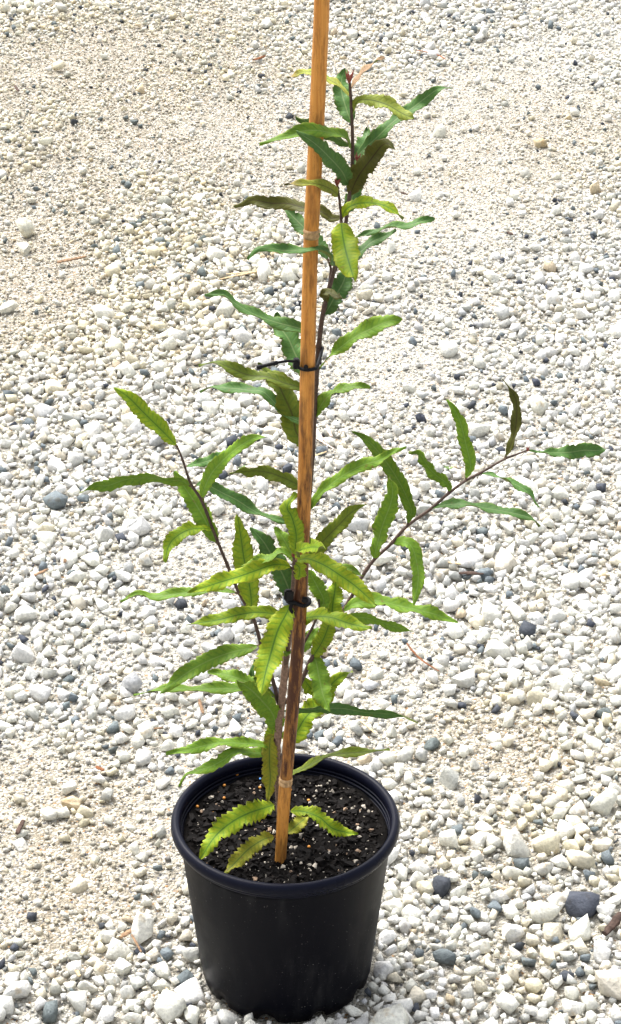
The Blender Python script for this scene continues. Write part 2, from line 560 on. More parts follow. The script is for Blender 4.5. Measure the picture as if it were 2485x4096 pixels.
# sandy (negative) and coarse (positive) patches, as places on the ground (seen at x, y; size in metres)
PATCH = [(1090, 330, .42, -1.0), (1010, 470, .22, -.8), (1250, 480, .3, -.45), (40, 730, .20, -.8), (130, 650, .14, -.6), (230, 130, .35, -.75), (330, 330, .22, -.5), (560, 310, .2, -.4),
         (1180, 1790, .07, -1.0), (1290, 1850, .08, -.9), (1090, 1930, .05, -.6), (60, 1830, .07, -.7), (200, 1960, .10, -.75), (330, 2080, .08, -.8), (130, 2250, .06, -.7), (60, 2200, .06, -.5),
         (480, 1340, .07, -.8), (330, 1560, .08, -.6), (900, 1560, .05, -.7), (1260, 2350, .05, -1.0), (1190, 2130, .04, -.5), (1020, 1500, .06, -.6), (870, 830, .12, -.6), (930, 900, .12, -.7), (1180, 620, .25, -.5),
         (450, 700, .25, .9), (620, 680, .16, 1.0), (330, 960, .22, .8), (520, 450, .2, .6), (80, 1000, .15, .7), (100, 1250, .14, .6), (1250, 1450, .15, .8), (1330, 1640, .10, .9), (1250, 2140, .07, .9),
         (1400, 2000, .06, .6), (500, 2380, .05, 1.0), (1000, 2020, .06, .9), (1000, 2350, .06, .8), (620, 1000, .12, .5), (1430, 700, .2, .7), (1390, 480, .25, .8), (830, 60, .3, .4), (80, 60, .2, .6), (980, 1250, .1, .6), (250, 2360, .06, .5), (1400, 2250, .10, .8), (1080, 2200, .08, .8), (1130, 2400, .08, .7), (1000, 1900, .06, .6), (380, 2300, .07, .7), (600, 2440, .08, .9), (850, 2440, .08, .9), (1400, 1800, .07, .6), (1330, 1550, .12, .6)]
PW = []
for x, y, s, k in PATCH:
    p = atz(*zp('G', x, y), 0)
    PW.append((p.x, p.y, s, k))


def coarse(x, y):
    c = .12 + .55 * mnoise.noise(Vector((x * 3.1, y * 2.2, 1.7))) + .3 * mnoise.noise(Vector((x * 9, y * 7, 5.1)))
    for px, py, s, k in PW:
        d2 = ((x - px) / s) ** 2 + ((y - py) / (s * 1.25)) ** 2
        if d2 < 6: c += k * math.exp(-d2)
    return c


def in_view(x, y, m):
    hw = .10 + .185 * math.hypot(y + CD, CH)
    return abs(x - CX) < hw + m and -.09 - m * 1.6 < y < 3.75 + m * 3


cells = {}
CS = .02


def clash(x, y, r, k):
    n = int((r + .03) / CS) + 1
    ix, iy = int(math.floor(x / CS)), int(math.floor(y / CS))
    for i in range(ix - n, ix + n + 1):
        for j in range(iy - n, iy + n + 1):
            c = cells.get((i, j))
            if c:
                for (a, b, s) in c:
                    q = (r + s) * k
                    if (a - x) * (a - x) + (b - y) * (b - y) < q * q: return True
    return False


def put(x, y, r):
    cells.setdefault((int(math.floor(x / CS)), int(math.floor(y / CS))), []).append((x, y, r))


stones = []      # x, y, r, level, c


def scatter(n, rlo, rhi, pk, level, fn, m=.10, powr=2.0):
    got = 0
    ylo, yhi, xw = -.09 - m * 1.6, 3.75 + m * 2.2, 1.23 + m * 1.1
    for _ in range(int(n * (yhi - ylo) * 2 * xw / 10.9)):
        y = random.uniform(ylo, yhi)
        x = CX + random.uniform(-xw, xw)
        if not in_view(x, y, m): continue
        c = coarse(x, y)
        if random.random() > fn(c): continue
        r = (rlo + (rhi - rlo) * random.random() ** powr) * (1 - .24 * max(0, min(1, y / 3)))
        d = math.hypot(x, y)
        if d < POT_B + r * .92: continue
        if clash(x, y, r, pk): continue
        put(x, y, r)
        stones.append((x, y, r, level, c))
        got += 1
    return got


# a few stones that stand out in the photograph: image x, y, width (display pixels), tone
MARK = [(455, 2380, 95, 'w'), (410, 2425, 85, 'w'), (45, 2380, 100, 'w'), (330, 1280, 70, 'w'), (1110, 1655, 70, 'w'), (1010, 2090, 62, 'w'), (1310, 2050, 85, 'y'), (1475, 2370, 110, 'y'), (1255, 1995, 62, 'y'),
        (1085, 1890, 75, 'g'), (1378, 1725, 38, 'g'), (1145, 2195, 45, 'd'), (1100, 2005, 42, 'd'), (630, 1630, 60, 'w'), (300, 1705, 65, 'w'), (480, 470, 34, 'w'), (700, 620, 60, 'w'), (660, 770, 55, 'w'), (640, 660, 55, 'w'),
        (620, 640, 45, 'w'), (545, 755, 55, 'w'), (250, 760, 58, 'w'), (455, 1215, 40, 'w'), (560, 985, 50, 'w'), (115, 1265, 50, 'y'), (190, 1140, 45, 'w'), (225, 1030, 60, 'w'), (130, 1110, 55, 'w'),
        (15, 1410, 32, 'd'), (1205, 1350, 45, 'w'), (1375, 1560, 48, 'w'), (1240, 1940, 50, 'w'), (1140, 1480, 50, 'w'), (1340, 2170, 55, 'w'), (1240, 2290, 48, 'w'), (1140, 1850, 46, 'w'), (390, 1870, 45, 'w'),
        (165, 1880, 50, 'w'), (175, 1920, 48, 'r'), (205, 1940, 48, 'y'), (260, 1960, 46, 'g'), (320, 2440, 60, 'w'), (790, 2390, 60, 'w'), (900, 2330, 70, 'w'), (930, 2250, 60, 'w'), (555, 2440, 60, 'w'), (1000, 2390, 58, 'y'),
        (20, 740, 60, 'w'), (60, 600, 50, 'w'), (110, 350, 40, 'w'), (940, 600, 40, 'w'), (1060, 300, 34, 'w'), (1340, 500, 45, 'w'), (1185, 660, 42, 'w'), (870, 1080, 45, 'w'), (1410, 1400, 45, 'w'), (1290, 1500, 46, 'w'),
        (330, 505, 26, 'w'), (325, 300, 22, 'd'), (800, 1620, 45, 'w'), (770, 1770, 40, 'd'), (940, 1720, 42, 'w'), (1040, 1800, 48, 'd'), (810, 1790, 40, 'd'), (1190, 1790, 38, 'w'), (1240, 1450, 40, 'w')]
fixed = []
for x, y, w, tone in MARK:
    p = atz(*zp('G', x, y), .006)
    r = w * 1.6622 / FPX * depth(p) / 2 * .95
    if math.hypot(p.x, p.y) < POT_B + r * .8:
        k = (POT_B + r * .85) / max(math.hypot(p.x, p.y), 1e-3)
        p.x *= k; p.y *= k
    if clash(p.x, p.y, r, .72): continue
    put(p.x, p.y, r)
    fixed.append((p.x, p.y, r, tone))

scatter(5600, .013, .0225, .80, 2, lambda c: min(1, max(0.02, .16 + .8 * (c - .1))), m=.6, powr=1.8)
scatter(46000, .0080, .0135, .70, 2, lambda c: min(1, max(.035, .34 + 1.1 * c)), m=.55, powr=1.5)
scatter(105000, .0046, .0084, .66, 1, lambda c: min(1, max(.07, .55 + .8 * c)), m=.32, powr=1.3)
scatter(115000, .0027, .0054, .66, 0, lambda c: min(1, max(.25, .80 + .5 * c)), m=.05, powr=1.1)
scatter(80000, .0013, .0028, .72, 0, lambda c: min(1, max(.2, .75 - .2 * c)), m=.02, powr=1.0)


def tone_of(x, y, t=None, r=.005):
    q = random.random()
    warm = warm_at(x, y)
    if t is None:
        dk = (.45 if r > .009 else 1.0) * (.042 + .06 * max(0, mnoise.noise(Vector((x * 4, y * 3, 9.3))) + .15))
        t = 'd' if q < dk else 'n' if q < dk * 1.45 else 'g' if q < dk * 1.45 + .07 else 'y' if q < dk * 1.45 + .15 + .25 * min(warm, 1) else 'r' if q < dk * 1.45 + .155 + .27 * min(warm, 1) else 'w'
    j = random.uniform(.80, 1.10)
    base = {'w': (.72, .712, .662), 'g': (.48, .485, .47), 'd': (.155, .182, .196), 'n': (.066, .074, .092), 'y': (.67, .62, .50), 'r': (.56, .47, .34)}[t]
    k = min(warm, 1) * .35
    return (base[0] * j, base[1] * j * (1 - .05 * k), base[2] * j * (1 - .28 * k) * random.uniform(.94, 1.04))


# individual stones: those that show largest
cand = []
for x, y, r, lev, c in stones:
    if lev == 2 and in_view(x, y, -.03) and not (abs(x) < .11 and -.1 < y < .42 and y > 0):
        cand.append((r / math.hypot(y + CD, CH), x, y, r))
cand.sort(reverse=True)
n_ind = 300 - len(fixed)
chosen = set((a[1], a[2]) for a in cand[:n_ind])
rock_meshes = []
for v, f in SHAPES[3]:
    me = bpy.data.meshes.new('stone')
    me.from_pydata(v.tolist(), [], f.tolist())
    me.materials.append(M_STONE)
    me.polygons.foreach_set('use_smooth', [True] * len(me.polygons))
    rock_meshes.append(me)


def place_stone(x, y, r, col, tall=1.0):
    o = bpy.data.objects.new('stone', random.choice(rock_meshes))
    COL.objects.link(o)
    o.parent = ground
    s = r * 1.0
    o.scale = (s, s, s * tall)
    o.rotation_euler = (random.uniform(-.5, .5), random.uniform(-.5, .5), random.uniform(0, 6.28))
    o.location = (x, y, float(gh(x, y)) + r * random.uniform(.28, .50))
    o.color = (*col, 1)


for x, y, r, tone in fixed:
    place_stone(x, y, r, tone_of(x, y, tone), 1.05)
for q, x, y, r in cand[:n_ind]:
    place_stone(x, y, r, tone_of(x, y, None, r))

# all the rest: one mesh
VV, FF, CC = [], [], []
GRIT = [(.42, .40, .345), (.35, .325, .27), (.52, .50, .44)]
off = 0
for x, y, r, lev, c in stones:
    if (x, y) in chosen: continue
    v, f = random.choice(SHAPES[lev])
    a, tx, ty = random.uniform(0, 6.283), random.uniform(-.6, .6), random.uniform(-.6, .6)
    ca, sa, cx_, sx_, cy_, sy_ = math.cos(a), math.sin(a), math.cos(tx), math.sin(tx), math.cos(ty), math.sin(ty)
    Rm = np.array([[ca, -sa, 0], [sa, ca, 0], [0, 0, 1]]) @ np.array([[1, 0, 0], [0, cx_, -sx_], [0, sx_, cx_]]) @ np.array([[cy_, 0, sy_], [0, 1, 0], [-sy_, 0, cy_]])
    lift = r * (random.uniform(.38, .78) if lev else random.uniform(.25, .55)) + max(0, .007 * (1 - (math.hypot(x, y) - POT_B) / .04)) + (random.random() ** 2 * .006 * max(0, min(1, c)) if lev < 2 else 0)
    VV.append((v * r) @ Rm.T + np.array([x, y, float(gh(x, y)) + lift]))
    FF.append(f + off)
    off += len(v)
    col = tone_of(x, y, None, r)
    if lev == 0:        # grit takes the colour of the sand it lies in
        k = max(0.0, min(.65, (.45 - c) * .8)) * (1.0 if r < .0030 else .6) * random.uniform(.5, 1.0)
        wq = min(1.0, warm_at(x, y))
        g_ = tuple(a_ * (1 - .75 * wq) + b_ * .75 * wq for a_, b_ in zip(GRIT[random.randrange(3)], (.30, .26, .195)))
        k = min(.9, k + .35 * wq)
        col = tuple(q * (1 - k) + w * k for q, w in zip(col, g_))
    CC.append(np.tile(np.array([*col, 1.0]), (len(v), 1)))
VV, FF, CC = np.concatenate(VV), np.concatenate(FF), np.concatenate(CC)
me = bpy.data.meshes.new('gravel')
me.vertices.add(len(VV)); me.vertices.foreach_set('co', VV.astype(np.float32).ravel())
me.loops.add(FF.size); me.loops.foreach_set('vertex_index', FF.astype(np.int32).ravel())
me.polygons.add(len(FF)); me.polygons.foreach_set('loop_start', np.arange(0, FF.size, 3, dtype=np.int32))
me.update(calc_edges=True)
ca_ = me.color_attributes.new('stone_color', 'FLOAT_COLOR', 'POINT')
ca_.data.foreach_set('color', CC.astype(np.float32).ravel())
me.materials.append(M_STUFF)
gravel = bpy.data.objects.new('gravel', me)
COL.objects.link(gravel)
gravel.parent = ground
tag(gravel, kind='stuff')
print('stones', len(stones), 'tris', len(FF), 'fixed', len(fixed))

# ------------------------------------------------------------------ pot
pot = empty('plant_pot', (0, 0, 0))
tag(pot, 'round black plastic nursery pot holding the sapling, dusty sides and rolled rim', 'pot')
SOIL_Z = POT_H - .024
RB = .1160      # wall radius just under the lip
prof_out = [(POT_B - .004, 0), (POT_B, .004), (POT_B + .001, .012), (POT_B + .0022, .0135)] + [(POT_B + .0022 + (RB - POT_B - .0022) * t, .0135 + (POT_H - .018 - .0135) * t) for t in np.linspace(.05, 1, 22)]
prof_in = [(r - .0022, z) for r, z in reversed(prof_out)]
V, F = lathe(prof_out + prof_in, 144)
m_ = len(prof_out + prof_in)
V2 = []
for i, (x, y, z) in enumerate(V):       # drainage notches arching up from the foot
    a = math.atan2(y, x)
    k = ((a / (2 * math.pi) * 10 + .35) % 1.0)
    w = max(0, 1 - ((k - .5) / .17) ** 2)
    if z < .03: z = z + .011 * math.sqrt(w) * (1 - z / .03)
    V2.append((x, y, z))
wall = mesh_obj('wall', V2, F, M_POT, pot)
# rolled rim
rp = []
for t in np.linspace(0, 2 * math.pi, 20, endpoint=False):
    rp.append((.1195 + .0055 * math.cos(t), POT_H - .0075 + .0075 * math.sin(t)))
rp = [(r, z) for r, z in rp]
V, F = lathe(rp, 144)
mesh_obj('rim', V, F, M_RIM, pot)
rp = [(RB - .0005, POT_H - .020), (RB + .0035, POT_H - .019), (RB + .004, POT_H - .0145), (RB - .0005, POT_H - .013)]
V, F = lathe(rp, 144)
mesh_obj('collar', V, F, M_RIM, pot)
for k in range(5):      # stepped ridges inside the mouth
    z = POT_H - .0135 - k * .0042
    r0 = .1146 - .0012 * k
    V, F = lathe([(r0 + .0012, z + .0014), (r0 - .0009, z + .0007), (r0 - .0009, z - .0007), (r0 + .0012, z - .0014)], 128)
    mesh_obj('ridge', V, F, M_RIM, pot)
V, F = lathe([(.0, .016), (POT_B - .001, .016), (POT_B - .001, .013), (.0, .013)], 64)
mesh_obj('floor', V, F, M_POT, pot)

# ------------------------------------------------------------------ potting mix
def soil_h(x, y):
    return .0035 * mnoise.noise(Vector((x * 30, y * 30, 3))) + .0025 * mnoise.noise(Vector((x * 90, y * 90, 8))) + .004 * ((x * x + y * y) / .011)


soil_r = .1112
V, F = [], []
NR, NA = 30, 96
for i in range(NR + 1):
    r = soil_r * i / NR
    for k in range(NA):
        a = 2 * math.pi * k / NA
        x, y = r * math.cos(a), r * math.sin(a)
        V.append((x, y, SOIL_Z + soil_h(x, y)))
for i in range(NR):
    for k in range(NA):
        k2 = (k + 1) % NA
        F.append((i * NA + k, (i + 1) * NA + k, (i + 1) * NA + k2, i * NA + k2))
for k in range(NA):         # sides down to the pot floor
    a = 2 * math.pi * k / NA
    V.append(((POT_B - .004) * math.cos(a), (POT_B - .004) * math.sin(a), .0165))
b0 = (NR + 1) * NA
for k in range(NA):
    F.append((NR * NA + k, b0 + k, b0 + (k + 1) % NA, NR * NA + (k + 1) % NA))
F.append(tuple(b0 + k for k in range(NA))[::-1])
soil = mesh_obj('potting_mix', V, F, M_SOIL)
tag(soil, 'dark bark potting mix filling the black pot, flecked with pale pumice', 'soil')


def chips(n, rlo, rhi, shapes, mat, name, parent, flat=(.5, 1), stuff=True):
    VV, FF, off = [], [], 0
    for _ in range(n):
        q, a = math.sqrt(random.random()) * .106, random.uniform(0, 6.283)
        x, y = q * math.cos(a), q * math.sin(a)
        r = random.uniform(rlo, rhi)
        v, f = random.choice(shapes)
        ang = random.uniform(0, 6.28)
        el = random.uniform(.5, 1)
        c, s = math.cos(ang), math.sin(ang)
        tl = random.uniform(-.5, .5)
        w = v * np.array([1, el, random.uniform(*flat)]) * r
        w = w @ np.array([[1, 0, 0], [0, math.cos(tl), -math.sin(tl)], [0, math.sin(tl), math.cos(tl)]]).T
        w = w @ np.array([[c, -s, 0], [s, c, 0], [0, 0, 1]]).T
        VV.append(w + np.array([x, y, SOIL_Z + soil_h(x, y) + r * .2]))
        FF.append(f + off); off += len(v)
    o = mesh_obj(name, np.concatenate(VV).tolist(), np.concatenate(FF).tolist(), mat, parent, smooth=False)
    tag(o, kind='stuff')
    return o


chips(260, .0040, .0075, SHAPES[2], M_BARK, 'bark_chunks', soil, (.3, .7))
chips(1300, .0014, .0045, SHAPES[1], M_BARK, 'bark_chips', soil)
chips(380, .0006, .0014, SHAPES[0], M_PUMICE, 'pumice_grit', soil)
pm = []
for v, f in SHAPES[2][:8]:
    q = bpy.data.meshes.new('pumice_chip')
    q.from_pydata(v.tolist(), [], f.tolist())
    q.materials.append(M_PUMICE)
    pm.append(q)
pm2 = []
for q in pm:
    w = q.copy(); w.materials.clear(); w.materials.append(M_PUMICE2); pm2.append(w)
for i in range(170):
    q, a = math.sqrt(random.random()) * .104, random.uniform(0, 6.283)
    x, y = q * math.cos(a), q * math.sin(a)
    r = .0012 + .0022 * random.random() ** 2
    o = bpy.data.objects.new('pumice_chip', random.choice(pm if random.random() < .72 else pm2))
    COL.objects.link(o); o.parent = soil
    o.scale = (r, r, r)
    o.rotation_euler = [random.uniform(0, 6.28) for _ in range(3)]
    o.location = (x, y, SOIL_Z + soil_h(x, y) + r * .55)
bm = bmesh.new()
bmesh.ops.create_icosphere(bm, subdivisions=2, radius=1)
bm.verts.ensure_lookup_table()
sph_v = [v.co[:] for v in bm.verts]; sph_f = [[v.index for v in f.verts] for f in bm.faces]
bm.free()
for (x, y, blue) in ((405, 337, 0), (404, 409, 0), (348, 480, 0), (259, 449, 0), (598, 345, 0), (474, 285, 0), (865, 657, 0), (863, 408, 0), (765, 355, 0), (600, 300, 1)):
    p = atz(*zp('F', x, y), SOIL_Z + .004)
    r = .0017 if not blue else .0014
    o = mesh_obj('fertiliser_bead', [(a * r * 1.05, b * r, c * r * .9) for a, b, c in sph_v], sph_f, M_BEADB if blue else M_BEAD)
    o.location = (p.x, p.y, SOIL_Z + soil_h(p.x, p.y) + r * 1.5)
    if blue: tag(o, 'tiny blue fertiliser bead on the potting mix', 'bead')
    else: tag(o, 'small round orange fertiliser bead on the dark potting mix', 'bead', 'orange fertiliser beads')

# ------------------------------------------------------------------ bamboo stake
stake_pts = [(1110, 3580, -.047), (1122, 3441, -.046), (1141, 3150, -.044), (1191, 2600, -.040), (1214, 2100, -.036), (1230, 1500, -.033), (1243, 1000, -.030), (1264, 560, -.028), (1284, 120, -.026), (1288, 0, -.026), (1297, -260, -.025)]
sp3 = []
p0 = atz(1122, 3441, SOIL_Z + .002)
for i, (x, y, Y) in enumerate(stake_pts):
    sp3.append(at(x, y, p0.y + (Y + .046)))
sp3[0] = Vector((p0.x - .004, p0.y - .001, SOIL_Z - .06))
wid = [40, 44, 51, 53, 55, 60, 61, 62, 63, 63, 64]
rad = [w / 2 / FPX * depth(p) for w, p in zip(wid, sp3)]
NS = 220
path4 = spline([(*p, r) for p, r in zip(sp3, rad)], NS)
pth = [p[:3] for p in path4]
rr_ = [float(p[3]) for p in path4]
stake = empty('bamboo_stake', (p0.x, p0.y, SOIL_Z))
tag(stake, 'tall brown bamboo cane pushed upright into the pot beside the sapling', 'stake')


def rel(V, o):
    return [Vector(v) - o.location for v in V]


node_px = [(1141, 3121), (1241, 928), (1213, 2160)]
node_i = []
for nx_, ny_ in node_px:
    d = [abs(pix(Vector(p))[1] - ny_) for p in pth]
    node_i.append(int(np.argmin(d)))
rr2 = list(rr_)
for k in node_i[:2]:
    for j in range(-3, 4):
        rr2[k + j] *= 1 - .05 * math.exp(-(j / 1.5) ** 2)
V, F = tube_geo(pth, rr2, 20, .012, 3)
cane = mesh_obj('cane', rel(V, stake), F, M_BAMBOO, stake)
uvl = cane.data.uv_layers.new(name='UVMap')
vs_ = [pix(Vector(p))[1] for p in pth]
L_ = np.concatenate([[0], np.cumsum([np.linalg.norm(pth[i + 1] - pth[i]) for i in range(NS - 1)])])
i0 = int(np.argmin([abs(v - 3441) for v in vs_])); i1 = int(np.argmin([abs(v) for v in vs_]))
tv = (L_ - L_[i0]) / (L_[i1] - L_[i0])
for l in cane.data.loops:
    uvl.data[l.index].uv = ((l.vertex_index % 20) / 20, float(np.clip(tv[l.vertex_index // 20], 0, 1)))
for k, hgt in ((node_i[0], 1.0), (node_i[1], 1.0)):
    c = Vector(pth[k]); t = (Vector(pth[k + 1]) - Vector(pth[k - 1])).normalized()
    seq = [(-.0045, .99), (-.0035, 1.06), (-.0018, 1.09), (-.0006, 1.00), (.0006, 1.02), (.0018, 1.12), (.003, 1.07), (.0045, .99)]
    V, F = tube_geo([c + t * a for a, _ in seq], [rr_[k] * b for _, b in seq], 20, .02, k)
    mesh_obj('node', rel(V, stake), F, M_NODE, stake)

# ------------------------------------------------------------------ sapling stems
PY = .0      # depth of the main stem
sap = empty('sapling', (0.0, 0.012, SOIL_Z))
tag(sap, 'young tree sapling with long narrow toothed leaves, tied to a cane', 'sapling')


def N(k, x, y, Y, r):
    a, b = zp(k, x, y)
    return (a, b, Y, r)


STEMS = {}


def stem3(key, name, pts, mats, parent=None, n=90, hidden0=None):
    P = []
    for (x, y, Y, r) in pts:
        p = at(x, y, Y)
        P.append((p.x, p.y, p.z, r * .001, x, y))
    if hidden0: P[0] = hidden0
    sm = spline(P, n)
    rads = [float(q[3]) for q in sm]
    rr = random.Random(len(pts))
    for i in range(n):
        if i % 9 == 4: rads[i] *= 1.18
    V, F = tube_geo([q[:3] for q in sm], rads, 10, .06, 5)
    idx = [0] * len(F)
    if isinstance(mats, list):
        idx = [0 if (i // 10) < n * .42 else 1 for i in range(len(F))]
    o = mesh_obj(name, rel(V, sap), F, mats, parent or sap, mat_idx=idx)
    STEMS[key] = (o, [Vector(q[:3]) for q in sm], [pix(Vector(q[:3])) for q in sm])
    return o


b3 = Vector((-.003, .012, SOIL_Z - .03))
stem3('main', 'stem', [(1112, 3330, .006, 4.2), (1108, 3040, .004, 4.2), N('E', 655, 1000, .002, 4.4), N('E', 667, 890, .002, 4.2), N('E', 680, 760, .0, 3.9), N('E', 690, 660, .0, 3.6), (1190, 2330, -.004, 3.2), (1228, 2060, -.006, 3.0),
                       N('B', 748, 1090, -.006, 2.8), N('B', 757, 900, -.006, 2.7), N('B', 772, 650, -.006, 2.6), N('B', 790, 450, -.004, 2.5), N('B', 812, 310, -.002, 2.4), N('A', 715, 1250, .0, 2.3), N('A', 742, 1160, .002, 2.2),
                       N('A', 785, 990, .005, 2.0), N('A', 803, 860, .006, 2.0), N('A', 824, 700, .006, 1.9), N('A', 830, 500, .006, 1.7), N('A', 823, 300, .004, 1.5), N('A', 813, 165, .002, 1.2)],
      [M_STEMLOW, M_STEM], n=200, hidden0=(b3.x, b3.y, b3.z, .0044, 1112, 3330))
stem3('side', 'branch', [N('A', 722, 1225, .0, 1.7), N('A', 745, 1110, -.008, 1.6), N('A', 762, 1000, -.012, 1.5), N('A', 768, 920, -.014, 1.4), N('A', 757, 800, -.016, 1.2), N('A', 747, 725, -.018, .9)], M_STEM)
stem3('side2', 'branch', [N('A', 690, 1350, .0, 1.6), N('A', 708, 1240, .008, 1.4), N('A', 712, 1190, .010, 1.3), N('A', 700, 1150, .012, 1.0)], M_STEM, n=40)
stem3('front', 'branch', [N('E', 686, 700, -.001, 2.6), N('E', 700, 580, -.020, 2.4), N('E', 707, 500, -.036, 2.2), N('E', 715, 400, -.046, 2.0), N('E', 720, 320, -.050, 1.8), N('E', 722, 243, -.052, 1.4)], M_STEM)
stem3('L', 'branch', [N('E', 664, 895, .002, 2.4), N('E', 650, 840, .006, 2.3), N('E', 632, 770, .010, 2.1), N('E', 580, 610, .018, 2.0), N('E', 548, 505, .022, 1.9), N('E', 487, 395, .028, 1.9), N('C', 840, 1060, .034, 1.7),
                      N('C', 770, 890, .040, 1.6), N('C', 692, 690, .046, 1.6), N('C', 630, 590, .050, 1.4), N('C', 592, 480, .054, 1.2), N('C', 560, 395, .058, 1.0)], M_STEM)
stem3('R', 'branch', [N('E', 672, 875, .004, 2.5), N('E', 738, 805, .012, 2.4), N('E', 800, 672, .022, 2.3), N('E', 862, 560, .032, 2.2), N('E', 920, 488, .040, 2.2), N('D', 230, 1050, .048, 2.1), N('D', 283, 950, .054, 2.0), N('D', 345, 860, .060, 1.9),
                      N('D', 420, 790, .066, 1.8), N('D', 500, 702, .072, 1.8), N('D', 610, 622, .080, 1.7), N('D', 690, 552, .086, 1.6), N('D', 770, 493, .092, 1.5), N('D', 850, 450, .098, 1.4), N('D', 950, 393, .104, 1.2), N('D', 1060, 350, .110, .9)], M_STEM)
stem3('R2', 'branch', [N('E', 680, 780, .006, 2.0), N('E', 735, 665, .020, 1.7), N('E', 768, 603, .026, 1.6), N('E', 805, 535, .030, 1.4), N('E', 828, 468, .032, 1.2), N('E', 829, 425, .032, .9)], M_STEM)


# ------------------------------------------------------------------ leaves
def leaf(stem, zk, pts, W, kind, dY=0.0, roll=(0, 0), prof='std', teeth=15, flip=False, zs=None, gap=90, wave=.16, pet=.05, tooth=.20, Ys=None, under=None):
    so, s3, s2 = STEMS[stem]
    px = [zp(zk, *p) for p in pts]
    d = [math.hypot(q[0] - px[0][0], q[1] - px[0][1]) for q in s2]
    k = int(np.argmin(d))
    base = s3[k]
    Y0 = base.y
    L = np.concatenate([[0], np.cumsum([math.hypot(px[i + 1][0] - px[i][0], px[i + 1][1] - px[i][1]) for i in range(len(px) - 1)])])
    s = L / L[-1]
    P = []
    for i, (x, y) in enumerate(px):
        if zs is not None:
            P.append(atz(x, y, SOIL_Z + zs[i]))
        else:
            yy = Ys[i] if Ys is not None else Y0 + dY * s[i] ** 1.15
            P.append(at(x, y, yy))
    if d[k] > 4:
        if d[k] < gap: P = [base] + P
        elif zs is None and Ys is None: P = [base.lerp(P[0], .0)] + P
    else:
        P[0] = base
    M = teeth * 4 + 10
    C = spline([tuple(p) for p in P], M)
    C = [Vector(c) for c in C]
    Wm = 1.04 * W / ZO[zk][2] / FPX * depth(P[len(P) // 2])
    rr = random.Random(int(px[0][0] * 13 + px[0][1] * 7 + px[-1][0] * 3 + px[-1][1]))
    ph1, ph2, kf = rr.uniform(0, 6.28), rr.uniform(0, 6.28), rr.uniform(2.2, 3.6)
    U = [-1, -.66, -.3, 0, .3, .66, 1]
    TJ = [[rr.uniform(.45, 1.45) for _ in range(teeth + 3)] for _ in range(2)]
    tw_a, tw_k, tw_p = rr.uniform(8, 22), rr.uniform(.8, 1.7), rr.uniform(0, 6.28)
    bite = (rr.choice((-1, 1)), rr.uniform(.3, .9), rr.uniform(.012, .03)) if rr.random() < .4 else None
    nu = len(U)
    top, bot, uv, qs = [], [], [], []
    tl = []
    for i in range(M):
        tl.append((C[min(i + 1, M - 1)] - C[max(i - 1, 0)]).normalized())
    ref = None
    for i in range(M):
        q = i / (M - 1)
        t = tl[i]
        v = (CAM - C[i]).normalized()
        s0 = t.cross(v)
        if s0.length < .15 and ref is not None: s0 = ref
        s0 = (s0 - t * s0.dot(t)).normalized()
        if ref is not None and s0.dot(ref) < 0: s0 = -s0
        ref = s0
        n0 = s0.cross(t)
        if n0.dot(v) < 0: n0 = -n0
        ra = R(roll[0] + (roll[1] - roll[0]) * q) if len(roll) == 2 else R(float(np.interp(q, np.linspace(0, 1, len(roll)), roll)))
        ra += R(tw_a) * math.sin(6.283 * tw_k * q + tw_p) * min(1, 4 * q)
        mid = C[M // 2]
        n_p = n0 * math.cos(ra) - s0 * math.sin(ra)
        n_m = n0 * math.cos(ra) + s0 * math.sin(ra)
        if i == 0: first = (tl[M // 2].cross((CAM - mid)).normalized())
        sg = SG[0] if i else None
        if i == 0:
            SG[0] = 1 if n_p.z >= n_m.z else -1
            if flip: SG[0] *= -1
        sgn = SG[0]
        s_ = s0 * math.cos(ra) + n0 * math.sin(ra) * sgn
        n_ = n0 * math.cos(ra) - s0 * math.sin(ra) * sgn
        if q < pet:
            hw = .0013
            x = 0
        else:
            x = (q - pet) / (1 - pet)
            if prof == 'std': w = math.sin(math.pi * x ** .84) ** .52 * (1 - .45 * max(0, (x - .72) / .28) ** 1.5)
            elif prof == 'ob': w = math.sin(math.pi * x ** 1.55) ** .70     # widest beyond the middle
            else: w = math.sin(math.pi * x ** .75) ** .75
            w = min(1.0, w * 1.10)
            hw = max(.0014, Wm / 2 * w)
            tp = min(1, 4 * (1 - x) + .25)
            if i == M - 1: hw = .0004
        fo = .10 * Wm
        for ku, u in enumerate(U):
            uu = u
            if abs(u) == 1 and x > 0:       # teeth, uneven in spacing and size, each side its own
                js = 0 if u > 0 else 1
                xx = x * teeth + .35 * math.sin(5 * x + ph1 + js * 2) + .15 * js
                ti = int(xx) % len(TJ[js])
                uu = u * (1 - tooth * TJ[js][ti] * (1 - xx % 1.0) * tp)
                if bite and bite[0] == u and abs(x - bite[1]) < bite[2]: uu *= .55 + .3 * rr.random()
            und = wave * Wm * u * u * math.sin(kf * 6.283 * x + (ph1 if u > 0 else ph2)) * min(1, 5 * x) if x > 0 else 0
            p = C[i] + s_ * (uu * hw) + n_ * (fo * abs(u) ** 1.3 * min(1, hw / (Wm / 2)) + und)
            top.append(p + n_ * .00018)
            th = .00022 if abs(u) < 1 else .00008
            if ku == 3: th = .0007
            bot.append(p - n_ * th)
            uv.append(((u + 1) / 2, x))
        qs.append(q)
    V = top + bot
    nb = len(top)
    F, mi, fu = [], [], []
    for i in range(M - 1):
        for k2 in range(nu - 1):
            a, b, c, e = i * nu + k2, i * nu + k2 + 1, (i + 1) * nu + k2 + 1, (i + 1) * nu + k2
            F.append((a, b, c, e)); F.append((nb + e, nb + c, nb + b, nb + a))
            pm_ = 2 if qs[i + 1] <= pet else None
            mi += [2, 2] if pm_ else [0, 1]
